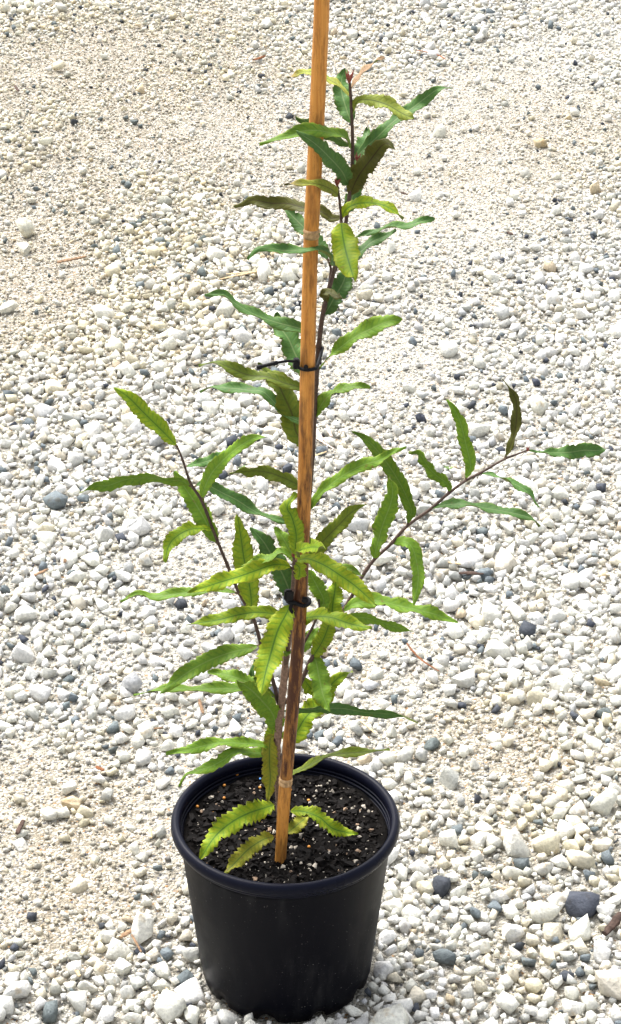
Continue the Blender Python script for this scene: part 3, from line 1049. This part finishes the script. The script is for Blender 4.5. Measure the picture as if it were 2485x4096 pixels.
    for i in range(M - 1):
        for k2 in (0, nu - 1):
            a, e = i * nu + k2, (i + 1) * nu + k2
            F.append((a, e, nb + e, nb + a) if k2 == 0 else (e, a, nb + a, nb + e)); mi.append(2 if qs[i + 1] <= pet else 0)
    # orient so that the top face looks along n_
    a, b, c = V[F[M * 6][0]], V[F[M * 6][1]], V[F[M * 6][2]]
    um = under or (LUO if kind in ('olive', 'young') else LU)
    parent = so if so.name.startswith('branch') else sap
    o = mesh_obj('leaf', rel(V, sap), F, [LM[kind], um, M_PET], parent, mat_idx=mi)
    ul = o.data.uv_layers.new(name='UVMap')
    vi = np.zeros(len(o.data.loops), dtype=np.int32)
    o.data.loops.foreach_get('vertex_index', vi)
    ua = np.array(uv + uv, dtype=np.float32)
    ul.data.foreach_set('uv', ua[vi].ravel())
    return o


SG = [1]
# ---- crown of the sapling
leaf('main', 'A', [(812, 250), (770, 205), (700, 160), (640, 125), (560, 122), (475, 152)], 55, 'young', .05, (45, 60))
leaf('main', 'A', [(824, 398), (800, 330), (770, 225), (772, 150), (792, 108)], 105, 'dark', .05, (10, 0))
leaf('main', 'A', [(824, 205), (850, 165), (900, 105), (960, 60), (1003, 38)], 45, 'pink', .03, (62, 66), tooth=.05)
leaf('main', 'A', [(828, 345), (858, 278), (930, 272), (1020, 300), (1100, 345), (1165, 374)], 92, 'pale', -.03, (42, 20), 'ob', under=LU)
leaf('main', 'A', [(835, 600), (890, 540), (960, 478), (1050, 392), (1160, 312), (1240, 250), (1305, 208), (1368, 208)], 85, 'dark', .04, (50, 20, 45, 0, 55))
leaf('main', 'A', [(840, 625), (868, 560), (900, 490), (913, 430)], 95, 'dark', .05, (0, 15))
leaf('main', 'A', [(815, 790), (860, 690), (930, 595), (990, 520), (1030, 512), (1062, 542)], 118, 'olive', -.04, (0, 10, 35))
leaf('main', 'A', [(800, 716), (772, 660), (700, 580), (620, 505), (525, 442)], 105, 'dark', -.10, (20, 15), Ys=[-.002, -.025, -.047, -.062, -.07])
leaf('main', 'A', [(822, 530), (795, 482), (740, 458), (640, 438), (560, 442), (480, 470), (400, 486), (322, 510)], 82, 'mid', -.06, (68, 60, 55, 30, 30, 35), Ys=[.004, -.02, -.034, -.046, -.05, -.055, -.06, -.065])
leaf('main', 'A', [(826, 520), (730, 470), (640, 422), (580, 390), (522, 362)], 85, 'dark', .03, (60, 25), Ys=[.006, .01, .012, .012, .012])
leaf('side', 'A', [(750, 790), (712, 756), (650, 732), (580, 726), (510, 728), (458, 734)], 62, 'young', -.06, (30, 45), Ys=[-.017, -.034, -.045, -.05, -.054, -.058], tooth=.06)
leaf('side', 'A', [(770, 925), (795, 868), (850, 838), (920, 832), (1000, 846), (1060, 880), (1106, 920)], 78, 'lime', -.03, (10, 30, 62, 60))
leaf('side', 'A', [(765, 922), (775, 1000), (790, 1080), (815, 1170), (838, 1247)], 146, 'lime', -.07, (0, 5), teeth=18, tooth=.10)
leaf('main', 'A', [(795, 900), (720, 915), (660, 880), (570, 860), (480, 835), (380, 832), (290, 815), (235, 835), (185, 855)], 75, 'olive', .05, (30, 15, 10, 40))
leaf('side2', 'A', [(700, 1150), (650, 1065), (590, 990), (520, 920), (462, 862)], 100, 'dark', .05, (25, 20))
leaf('main', 'A', [(742, 1165), (690, 1112), (620, 1082), (540, 1088), (450, 1090), (380, 1078), (310, 1082), (262, 1142)], 80, 'dark', -.05, (62, 58, 60, 40, 65), Ys=[.002, -.034, -.046, -.05, -.054, -.056, -.06, -.064])
leaf('main', 'A', [(795, 1030), (860, 1016), (980, 975), (1050, 962), (1130, 955), (1200, 935), (1278, 916)], 70, 'dark', .02, (70, 62, 40, 40), 'ob')
leaf('main', 'A', [(765, 1130), (820, 1130), (875, 1098), (930, 1048), (1000, 1015), (1040, 992), (1066, 974)], 72, 'dark', .03, (30, 25, 50), under=LUO)
leaf('main', 'A', [(685, 1425), (735, 1340), (780, 1260), (805, 1170)], 115, 'dark', .03, (5, 5))
leaf('main', 'A', [(688, 1370), (680, 1320), (720, 1330), (775, 1352)], 55, 'olive', -.06, (35, 45))
leaf('main', 'A', [(800, 880), (825, 810), (850, 740), (868, 670)], 85, 'dark', .03, (0, 10))
# ---- middle of the stem
leaf('main', 'B', [(748, 450), (690, 430), (640, 416), (560, 396), (480, 370), (400, 335), (330, 292), (265, 245), (160, 240)], 84, 'dark', .02, (40, 35, 40, 50))
leaf('main', 'B', [(752, 700), (668, 590), (620, 490), (572, 415), (556, 338)], 122, 'dark', .05, (5, 10))
leaf('main', 'B', [(780, 655), (830, 590), (900, 530), (980, 472), (1060, 432), (1150, 392), (1238, 374)], 112, 'mid', .00, (62, 50, 30, 0), 'ob')
leaf('main', 'B', [(752, 790), (680, 748), (600, 725), (500, 690), (400, 680), (300, 640), (220, 612), (128, 628)], 78, 'oliveg', .03, (35, 25, 45))
leaf('main', 'B', [(748, 1060), (665, 1000), (640, 900), (590, 790), (540, 700), (448, 618)], 140, 'oliveg', .03, (0, 25))
leaf('main', 'B', [(750, 960), (600, 896), (540, 830), (480, 772), (420, 766), (340, 755), (270, 750), (200, 745), (138, 776)], 76, 'dark', .05, (40, 45, 45, 60))
leaf('main', 'B', [(760, 920), (785, 860), (830, 800), (890, 766), (960, 745), (1062, 740)], 78, 'mid', -.01, (35, 40, 55))
leaf('main', 'B', [(742, 1310), (665, 1272), (600, 1242), (520, 1212), (430, 1200), (298, 1212)], 80, 'oliveg', .05, (35, 35))
leaf('main', 'B', [(725, 1430), (760, 1360), (830, 1290), (920, 1222), (1020, 1170), (1120, 1140), (1200, 1090), (1258, 1066)], 78, 'mid', .00, (35, 25))
# ---- right branch
leaf('R', 'D', [(500, 702), (512, 655), (520, 625), (480, 530), (420, 430), (350, 340), (290, 285), (240, 260)], 72, 'mid', -.02, (15, 10))
leaf('R', 'D', [(345, 860), (358, 800), (385, 700), (422, 600), (432, 540), (418, 470)], 88, 'mid', -.02, (20, 20))
leaf('main', 'D', [(5, 870), (50, 850), (110, 772), (180, 700), (240, 640), (312, 602)], 78, 'oliveg', -.02, (20, 25))
leaf('R', 'D', [(1060, 350), (1150, 362), (1250, 360), (1320, 350), (1370, 352), (1424, 347)], 72, 'dark', .01, (35, 35, 5, 5), 'ob', pet=.03)
leaf('R', 'D', [(952, 392), (985, 320), (1005, 240), (1010, 140), (990, 80), (942, 18)], 52, 'olive', .03, (30, 40))
leaf('R', 'D', [(768, 494), (780, 462), (795, 420), (775, 330), (750, 230), (720, 160), (682, 115)], 64, 'mid', .02, (20, 15))
leaf('R', 'D', [(688, 553), (692, 512), (640, 470), (600, 430), (560, 370), (508, 354)], 62, 'mid', .02, (30, 25, 60))
leaf('R', 'D', [(835, 460), (910, 468), (970, 495), (1040, 530), (1080, 570), (1117, 615)], 52, 'dark', -.03, (66, 58))
leaf('R', 'D', [(608, 624), (680, 605), (770, 602), (860, 620), (950, 635), (1040, 655), (1090, 675), (1114, 707)], 62, 'dark', -.03, (58, 45, 60))
leaf('R', 'D', [(430, 783), (480, 773), (520, 800), (545, 880), (550, 960), (530, 1072)], 68, 'mid', -.05, (20, 10))
# ---- left branch
leaf('L', 'C', [(560, 395), (520, 350), (440, 270), (360, 190), (290, 120), (212, 68)], 98, 'limed', .00, (20, 10))
leaf('L', 'C', [(632, 605), (580, 576), (480, 568), (380, 558), (280, 566), (180, 600), (100, 602), (26, 644)], 84, 'mid', -.01, (40, 40))
leaf('L', 'C', [(768, 908), (720, 810), (650, 690), (590, 600), (542, 522)], 108, 'mid', .03, (0, 10))
leaf('L', 'C', [(648, 610), (690, 590), (740, 608), (800, 640), (880, 680), (960, 732), (1040, 770), (1162, 806)], 80, 'dark', -.01, (42, 40))
leaf('L', 'C', [(742, 840), (690, 836), (620, 842), (550, 880), (510, 930), (488, 1018)], 88, 'limed', -.04, (55, 30, 5))
leaf('L', 'C', [(605, 498), (680, 480), (760, 455), (850, 410), (930, 370)], 60, 'dark', .02, (40, 45))
leaf('L', 'C', [(690, 690), (700, 630), (740, 540), (810, 460), (890, 392), (970, 346), (1048, 337)], 88, 'mid', -.03, (20, 25))
leaf('L', 'C', [(885, 1190), (840, 1176), (700, 1170), (560, 1190), (430, 1204), (340, 1195), (243, 1228)], 68, 'mid', .00, (45, 42))
leaf('L', 'C', [(940, 1290), (960, 1270), (955, 1180), (938, 1080), (920, 1000), (905, 900), (884, 762)], 118, 'limed', -.02, (5, 5))
leaf('L', 'E', [(578, 618), (540, 632), (450, 652), (350, 690), (260, 742), (148, 826)], 78, 'mid', -.04, (25, 20))
leaf('L', 'E', [(636, 790), (560, 790), (480, 760), (420, 745), (352, 735)], 66, 'mid', .02, (25, 25))
leaf('L', 'E', [(652, 850), (600, 815), (500, 805), (400, 806), (300, 810), (200, 806), (36, 832)], 62, 'mid', -.02, (52, 45))
leaf('main', 'E', [(652, 985), (632, 915), (590, 862), (540, 812), (478, 768)], 100, 'mid', -.01, (5, 15))
leaf('L', 'E', [(590, 650), (552, 790), (545, 740), (552, 680)], 45, 'dark', .02, (30, 30))
# ---- front branch and heart of the plant
leaf('main', 'C', [(1190, 1230), (1130, 1085), (1070, 980), (1020, 900), (952, 828)], 118, 'dark', .02, (5, 10))
leaf('main', 'C', [(1210, 1010), (1165, 945), (1130, 885), (1084, 828)], 78, 'mid', .02, (10, 10))
leaf('front', 'C', [(1194, 985), (1200, 940), (1202, 860), (1178, 770), (1155, 715), (1205, 640)], 95, 'limed', .015, (5, 0, 35))
leaf('front', 'C', [(1192, 985), (1120, 968), (1020, 1008), (960, 1035), (885, 1058)], 80, 'mid', -.01, (45, 40))
leaf('front', 'C', [(1194, 990), (1230, 952), (1290, 936), (1358, 942)], 92, 'limed', -.05, (48, 42))
leaf('front', 'C', [(1192, 1055), (1150, 1036), (1080, 1032), (980, 1065), (880, 1100), (780, 1130), (700, 1155), (612, 1182)], 104, 'lime', -.06, (30, 15))
leaf('front', 'E', [(728, 262), (780, 252), (850, 278), (920, 322), (990, 372), (1076, 452)], 86, 'lime', -.05, (25, 15))
leaf('front', 'E', [(724, 270), (745, 290), (742, 340)], 60, 'lime', .00, (10, 20))
leaf('main', 'E', [(770, 130), (830, 280), (900, 288), (960, 296), (1018, 326)], 52, 'mid', -.01, (35, 35))
leaf('front', 'E', [(706, 520), (690, 500), (640, 488), (560, 480), (480, 492), (400, 512), (340, 522), (262, 534)], 68, 'limed', -.03, (35, 25))
leaf('front', 'E', [(712, 432), (692, 482), (652, 560), (617, 680), (596, 760), (583, 832)], 118, 'lime', -.08, (5, 5), teeth=20)
leaf('front', 'E', [(705, 540), (730, 516), (800, 500), (880, 502), (960, 528), (1057, 552)], 78, 'limed', -.05, (40, 25))
leaf('R2', 'E', [(828, 470), (850, 430), (822, 370), (784, 298)], 74, 'mid', .01, (10, 15))
leaf('R2', 'E', [(828, 480), (878, 492), (890, 430), (897, 385), (902, 340)], 92, 'limed', .02, (10, 10))
leaf('R', 'E', [(925, 485), (970, 447), (1020, 434), (1080, 430), (1160, 450), (1250, 470), (1330, 490), (1424, 524)], 76, 'mid', -.02, (40, 25))
leaf('R', 'E', [(905, 505), (960, 500), (1020, 502), (1080, 516), (1150, 540), (1232, 562)], 52, 'mid', -.02, (35, 30))
leaf('R', 'E', [(800, 675), (835, 620), (862, 560), (880, 490)], 76, 'limed', -.01, (5, 5))
leaf('R2', 'E', [(760, 640), (775, 610), (800, 575), (825, 545)], 60, 'mid', .02, (5, 5))
leaf('R', 'E', [(796, 680), (815, 685), (830, 760), (846, 830), (874, 905)], 90, 'mid', -.05, (5, 0))
leaf('main', 'E', [(672, 1010), (727, 995), (770, 932), (820, 885), (890, 842)], 100, 'limed', .03, (0, 20))
leaf('R', 'E', [(760, 760), (840, 850), (880, 790), (920, 755), (972, 731)], 66, 'limed', .02, (25, 30))
leaf('main', 'E', [(672, 900), (780, 895), (860, 890), (930, 890), (1020, 905), (1100, 911), (1180, 920), (1252, 952)], 52, 'dark', -.01, (48, 45), gap=200)
leaf('front', 'E', [(697, 640), (690, 650), (676, 655)], 36, 'mid', -.01, (0, 0), teeth=6)
# ---- foot of the plant
leaf('main', 'F', [(684, 60), (655, 80), (650, 200), (655, 300), (640, 412)], 92, 'old', -.02, (10, 10))
leaf('main', 'E', [(655, 1080), (630, 1060), (628, 1010), (634, 950)], 66, 'limed', .0, (5, 5))
leaf('main', 'F', [(690, 125), (600, 106), (500, 101), (400, 96), (300, 112), (200, 136), (86, 157)], 78, 'mid', -.03, (40, 30), tooth=.22)
leaf('main', 'F', [(684, 230), (620, 160), (560, 152), (470, 142), (400, 190), (330, 226), (250, 252), (200, 272), (163, 338)], 74, 'mid', -.05, (40, 35), tooth=.22)
leaf('main', 'F', [(700, 290), (770, 265), (830, 240), (920, 192), (1000, 162), (1090, 152), (1180, 146), (1305, 134)], 64, 'oliveg', -.04, (50, 50), gap=200, tooth=.2)
leaf('main', 'F', [(688, 430), (620, 452), (530, 482), (440, 532), (350, 612), (268, 738)], 132, 'lime', 0, (8, 15), zs=[.046, .052, .052, .045, .034, .020], tooth=.34, teeth=17, gap=10)
leaf('main', 'F', [(684, 604), (620, 622), (540, 672), (470, 742), (402, 812)], 98, 'old', 0, (10, 15), zs=[.030, .033, .028, .020, .012], tooth=.34, gap=10)
leaf('main', 'F', [(748, 470), (830, 470), (920, 502), (990, 560), (1060, 582), (1132, 597)], 92, 'lime', 0, (25, 20), zs=[.040, .042, .038, .026, .018, .016], tooth=.34, gap=10)
leaf('main', 'F', [(738, 592), (790, 552), (852, 500)], 84, 'old', 0, (10, 15), zs=[.014, .018, .014], tooth=.34, gap=10)


def bud(zk, x, y, Y, s, parent):
    c = at(*zp(zk, x, y), Y)
    V, F = [], []
    for k in range(4):
        a = k * 1.57 + .4
        d = Vector((math.cos(a) * .35, math.sin(a) * .35, 1)).normalized()
        p = c + Vector((math.cos(a), math.sin(a), 0)) * s * .10
        L = s * random.uniform(.7, 1.25)
        v, f = tube_geo([p - d * s * .25, p + d * L * .25, p + d * L * .6, p + d * L], [s * .10, s * .15, s * .10, s * .015], 7, 0, k)
        F += [tuple(q + len(V) for q in ff) for ff in f]
        V += v
    return mesh_obj('bud', rel(V, sap), F, M_BUD, parent)


bud('A', 813, 165, .002, .009, sap)
bud('A', 747, 728, -.018, .008, STEMS['side'][0])
bud('D', 1060, 350, .110, .005, STEMS['R'][0])
bud('E', 722, 243, -.052, .006, STEMS['front'][0])
bud('A', 858, 600, .0, .007, sap)

# ------------------------------------------------------------------ ties
def nearest_on_stake(y):
    k = int(np.argmin([abs(v - y) for v in vs_]))
    return Vector(pth[k]), rr_[k]


def tie_part(name, pts, r, parent, sides=8):
    n = len(pts) * 6
    s = spline([tuple(p) for p in pts], n)
    V, F = tube_geo(s, r if isinstance(r, list) else [r] * n, sides, .04, 2)
    return mesh_obj(name, [v - parent.location for v in V], F, M_TIE, parent)


def loop_pts(c, r, c2, r2, z_tilt, a0=0.0):
    """belt round the cane at c and the stem at c2"""
    d = (c2 - c); d.z = 0
    ang = math.atan2(d.y, d.x)
    out = []
    for a in np.linspace(90, 270, 7):
        out.append(c + Vector((math.cos(ang + R(a)), math.sin(ang + R(a)), 0)) * r)
    for a in np.linspace(-90, 90, 5):
        q = c2 + Vector((math.cos(ang + R(a)), math.sin(ang + R(a)), 0)) * r2
        q.z = c.z + z_tilt
        out.append(q)
    out.append(out[0])
    return out


cU, rU = nearest_on_stake(1460)
s3 = STEMS['main'][1]; s2 = STEMS['main'][2]
kU = int(np.argmin([abs(q[1] - 1445) for q in s2]))
tu = empty('plant_tie', cU)
tag(tu, 'black rubber tie with a long free tail, round the upper part of the cane', 'plant tie')
tie_part('strap', loop_pts(cU, rU + .0022, s3[kU], .0048, .004), .0017, tu)
b1 = at(*zp('B', 662, 612), cU.y - .002)
t0 = at(*zp('B', 658, 606), cU.y - .006); t1 = at(*zp('B', 560, 612), cU.y - .016); t2 = at(*zp('B', 445, 640), cU.y - .022)
tl_ = spline([tuple(t0), tuple(at(*zp('B', 610, 604), cU.y - .012)), tuple(t1), tuple(at(*zp('B', 500, 626), cU.y - .02)), tuple(t2)], 40)
tr_ = [.0013 + (.0009 if 20 <= i <= 23 else 0) + (.0006 if i > 34 else 0) + (.0005 if i > 22 else 0) for i in range(40)]
V, F = tube_geo(tl_, tr_, 8, .05, 4)
mesh_obj('tail', [v - tu.location for v in V], F, M_TIE, tu)


def block(name, c, sx, sy, sz, rz, parent, bev=.0008):
    bm = bmesh.new()
    bmesh.ops.create_cube(bm, size=1)
    bmesh.ops.scale(bm, vec=(sx, sy, sz), verts=bm.verts)
    bmesh.ops.bevel(bm, geom=bm.edges[:], offset=bev, segments=2, affect='EDGES')
    me = bpy.data.meshes.new(name)
    bm.to_mesh(me); bm.free()
    me.materials.append(M_TIE)
    o = bpy.data.objects.new(name, me)
    COL.objects.link(o); o.parent = parent
    o.location = c - parent.location
    o.rotation_euler = (0, .1, rz)
    return o


block('buckle', b1 + Vector((-.0005, -.002, 0)), .0055, .006, .0105, .2, tu)
block('stud', at(*zp('B', 712, 640), cU.y - rU - .003), .0042, .003, .006, 0, tu)
block('stud', at(*zp('B', 783, 604), s3[kU].y - .006), .005, .004, .0065, .3, tu)
cL, rL = nearest_on_stake(2400)
fr3, fr2 = STEMS['front'][1], STEMS['front'][2]
kL = int(np.argmin([abs(q[1] - 2390) for q in fr2]))
tw = empty('plant_tie', cL)
tag(tw, 'black rubber tie with a chunky buckle, round the lower cane among lime leaves', 'plant tie')
tie_part('strap', loop_pts(cL, rL + .0026, fr3[kL], .0045, .003), .0021, tw)
block('buckle', at(*zp('C', 1162, 1195), fr3[kL].y - .004), .0095, .006, .0125, .25, tw, .0015)
block('stud', at(*zp('C', 1250, 1222), cL.y - rL - .003), .006, .004, .006, 0, tw)
v0, v1 = at(*zp('C', 1172, 1272), fr3[kL].y - .006), at(*zp('C', 1190, 1298), fr3[kL].y - .008)
tie_part('tail', [fr3[kL] + Vector((0, -.004, -.003)), v0, v1], .0018, tw)


# ------------------------------------------------------------------ litter on the gravel
def twig(zk, a, b, wpx, mat, label, name='twig', cat='twig', flat=.6, curve=0.0, lift=.012, sides=7):
    pa, pb = atz(*zp(zk, *a), lift), atz(*zp(zk, *b), lift)
    c = (pa + pb) / 2
    r = wpx / ZO[zk][2] / FPX * depth(c) / 2
    rr = random.Random(int(a[0] * 7 + a[1]))
    n = 12
    side = (pb - pa).cross(Vector((0, 0, 1))).normalized()
    P = []
    for i in range(n):
        t = i / (n - 1)
        p = pa.lerp(pb, t) + side * (curve * (pb - pa).length * math.sin(math.pi * t) + rr.uniform(-.12, .12) * r)
        p.z = float(gh(p.x, p.y)) + lift + rr.uniform(-.1, .1) * r
        P.append(p)
    rad = [r * (.55 + .45 * math.sin(math.pi * (.15 + .75 * i / (n - 1)))) * rr.uniform(.85, 1.12) for i in range(n)]
    V, F = tube_geo(P, rad, sides, .25, int(a[0]))
    base = Vector((c.x, c.y, float(gh(c.x, c.y))))
    V = [Vector((v.x - base.x, v.y - base.y, (v.z - base.z - lift) * flat + lift)) for v in V]
    o = mesh_obj(name, V, F, mat, smooth=False)
    o.location = base
    tag(o, label, cat)
    return o


twig('G', (530, 680), (645, 656), 7, M_STRAW, 'pale straw stalk lying on coarse white stones left of the cane')
twig('G', (545, 668), (638, 660), 5, M_STRAW, 'thinner straw stalk lying along a thicker straw on white stones')
twig('C', (1310, 330), (1345, 395), 26, M_DRYLEAF, 'curled pinkish dry leaf shard behind the cane, largest of its heap', 'dry_leaf', 'dry leaf', .4)
twig('C', (1370, 310), (1395, 370), 22, M_DRYLEAF, 'pinkish dry leaf shard standing apart beside the heap behind the cane', 'dry_leaf', 'dry leaf', .4)
twig('C', (1300, 370), (1410, 440), 11, M_DRYLEAF, 'thin pale dry leaf sliver crossing below the heap behind the cane', 'dry_leaf', 'dry leaf', .4)
twig('C', (1285, 480), (1370, 452), 12, M_STRAW, 'short straw sliver on gravel just right of the cane')
twig('D', (740, 938), (855, 940), 16, M_TWIGD, 'short dark twig beside a slate grey stone below the right branch')
twig('D', (690, 890), (760, 898), 13, M_STRAW, 'flat tan chip of bark near a short dark twig', 'bark_chip', 'bark')
twig('E', (1205, 628), (1342, 752), 10, M_RUST, 'long thin reddish brown twig slanting over gravel right of the plant', curve=.06)
twig('N', (92, 3262), (66, 3315), 22, M_TWIGD, 'dark brown bark chip beside a rusty stained stone', 'bark_chip', 'bark')
twig('N', (384, 3040), (414, 3055), 17, M_RUST, 'small bright rust red bark chip beside a dark slate stone', 'bark_chip', 'bark')
twig('N', (527, 3728), (565, 3795), 11, M_TWIG, 'thin grey brown twig leaning among grey stones left of the pot')
twig('N', (482, 3738), (556, 3690), 24, M_TWIG, 'thick broken twig end with orange tip left of the pot')
twig('N', (298, 3850), (318, 3890), 18, M_STRAW, 'short pale wood splinter between round stones left of the pot')
twig('N', (662, 3930), (690, 3985), 11, M_STRAW, 'slim straw splinter beside the biggest stone at the pot foot')
twig('N', (2485, 3660), (2420, 3740), 40, M_TWIGD, 'thick blackish twig on coarse stones far right of the pot')
twig('N', (258, 2242), (272, 2196), 15, M_TWIG, 'knobbly brown twig beside a big cream stone')
twig('N', (128, 2296), (192, 2268), 14, M_TWIG, 'tapered tan twig lying between white stones above a dark stone')
twig('N', (230, 1045), (345, 1022), 18, M_TWIG, 'weathered tan stick on a sandy patch at the left')
twig('N', (1015, 208), (1060, 192), 14, M_RUST, 'small reddish stick on fine gravel far behind the cane')
twig('N', (1668, 168), (1785, 210), 7, M_RUST, 'thin curved reddish stem on pale gravel behind the sapling top', curve=-.12)
twig('N', (797, 2785), (812, 2838), 15, M_TWIG, 'brown twig standing up from gravel left of the pot, under the leaves')
twig('N', (565, 2898), (650, 2888), 11, M_TWIG, 'thin brown twig lying level on fine grit left of the pot')
twig('N', (1838, 2305), (1905, 2303), 15, M_TWIGD, 'blunt dark stick beside a pale stone at the right')
twig('N', (1440, 2890), (1500, 2945), 10, M_STRAW, 'pale slim stick behind the pot on the right')
twig('N', (600, 3300), (603, 3340), 16, M_STRAW, 'tan bark chip close against the pot rim on the left', 'bark_chip', 'bark')
twig('N', (60, 350), (75, 372), 12, M_TWIGD, 'dark twig piece on brown gravel at the far left')
twig('N', (2030, 915), (2052, 925), 14, M_TWIGD, 'small dark wood flake on fine pale gravel at the right', 'bark_chip', 'bark')
twig('N', (1605, 742), (1630, 750), 12, M_TWIGD, 'tiny dark wood flake on the smooth sandy patch', 'bark_chip', 'bark')


def weed(zk, x, y, label):
    p = atz(*zp(zk, x, y), .008)
    o = empty('seedling', (p.x, p.y, float(gh(p.x, p.y))))
    tag(o, label, 'weed')
    for k in range(6):
        a = k * 1.05 + random.random()
        L = random.uniform(.005, .009)
        d = Vector((math.cos(a), math.sin(a), .55))
        s = Vector((-math.sin(a), math.cos(a), 0))
        z0 = Vector((0, 0, .010))
        V = [z0, z0 + d * L * .5 + s * L * .28, z0 + d * L, z0 + d * L * .5 - s * L * .28]
        V += [v - Vector((0, 0, .0006)) for v in V]
        mesh_obj('leaf', V, [(0, 1, 2, 3), (7, 6, 5, 4), (0, 4, 5, 1), (1, 5, 6, 2), (2, 6, 7, 3), (3, 7, 4, 0)], M_WEED, o, smooth=False)
    V, F = tube_geo([(0, 0, -.004), (.0005, 0, .004), (0, 0, .0105)], [.0009, .0008, .0006], 6)
    mesh_obj('stalk', V, F, M_WEED, o)


weed('B', 365, 1222, 'tiny bright green seedling in gravel left of the cane')
weed('D', 692, 482, 'tiny bright green seedling in gravel behind the right branch')
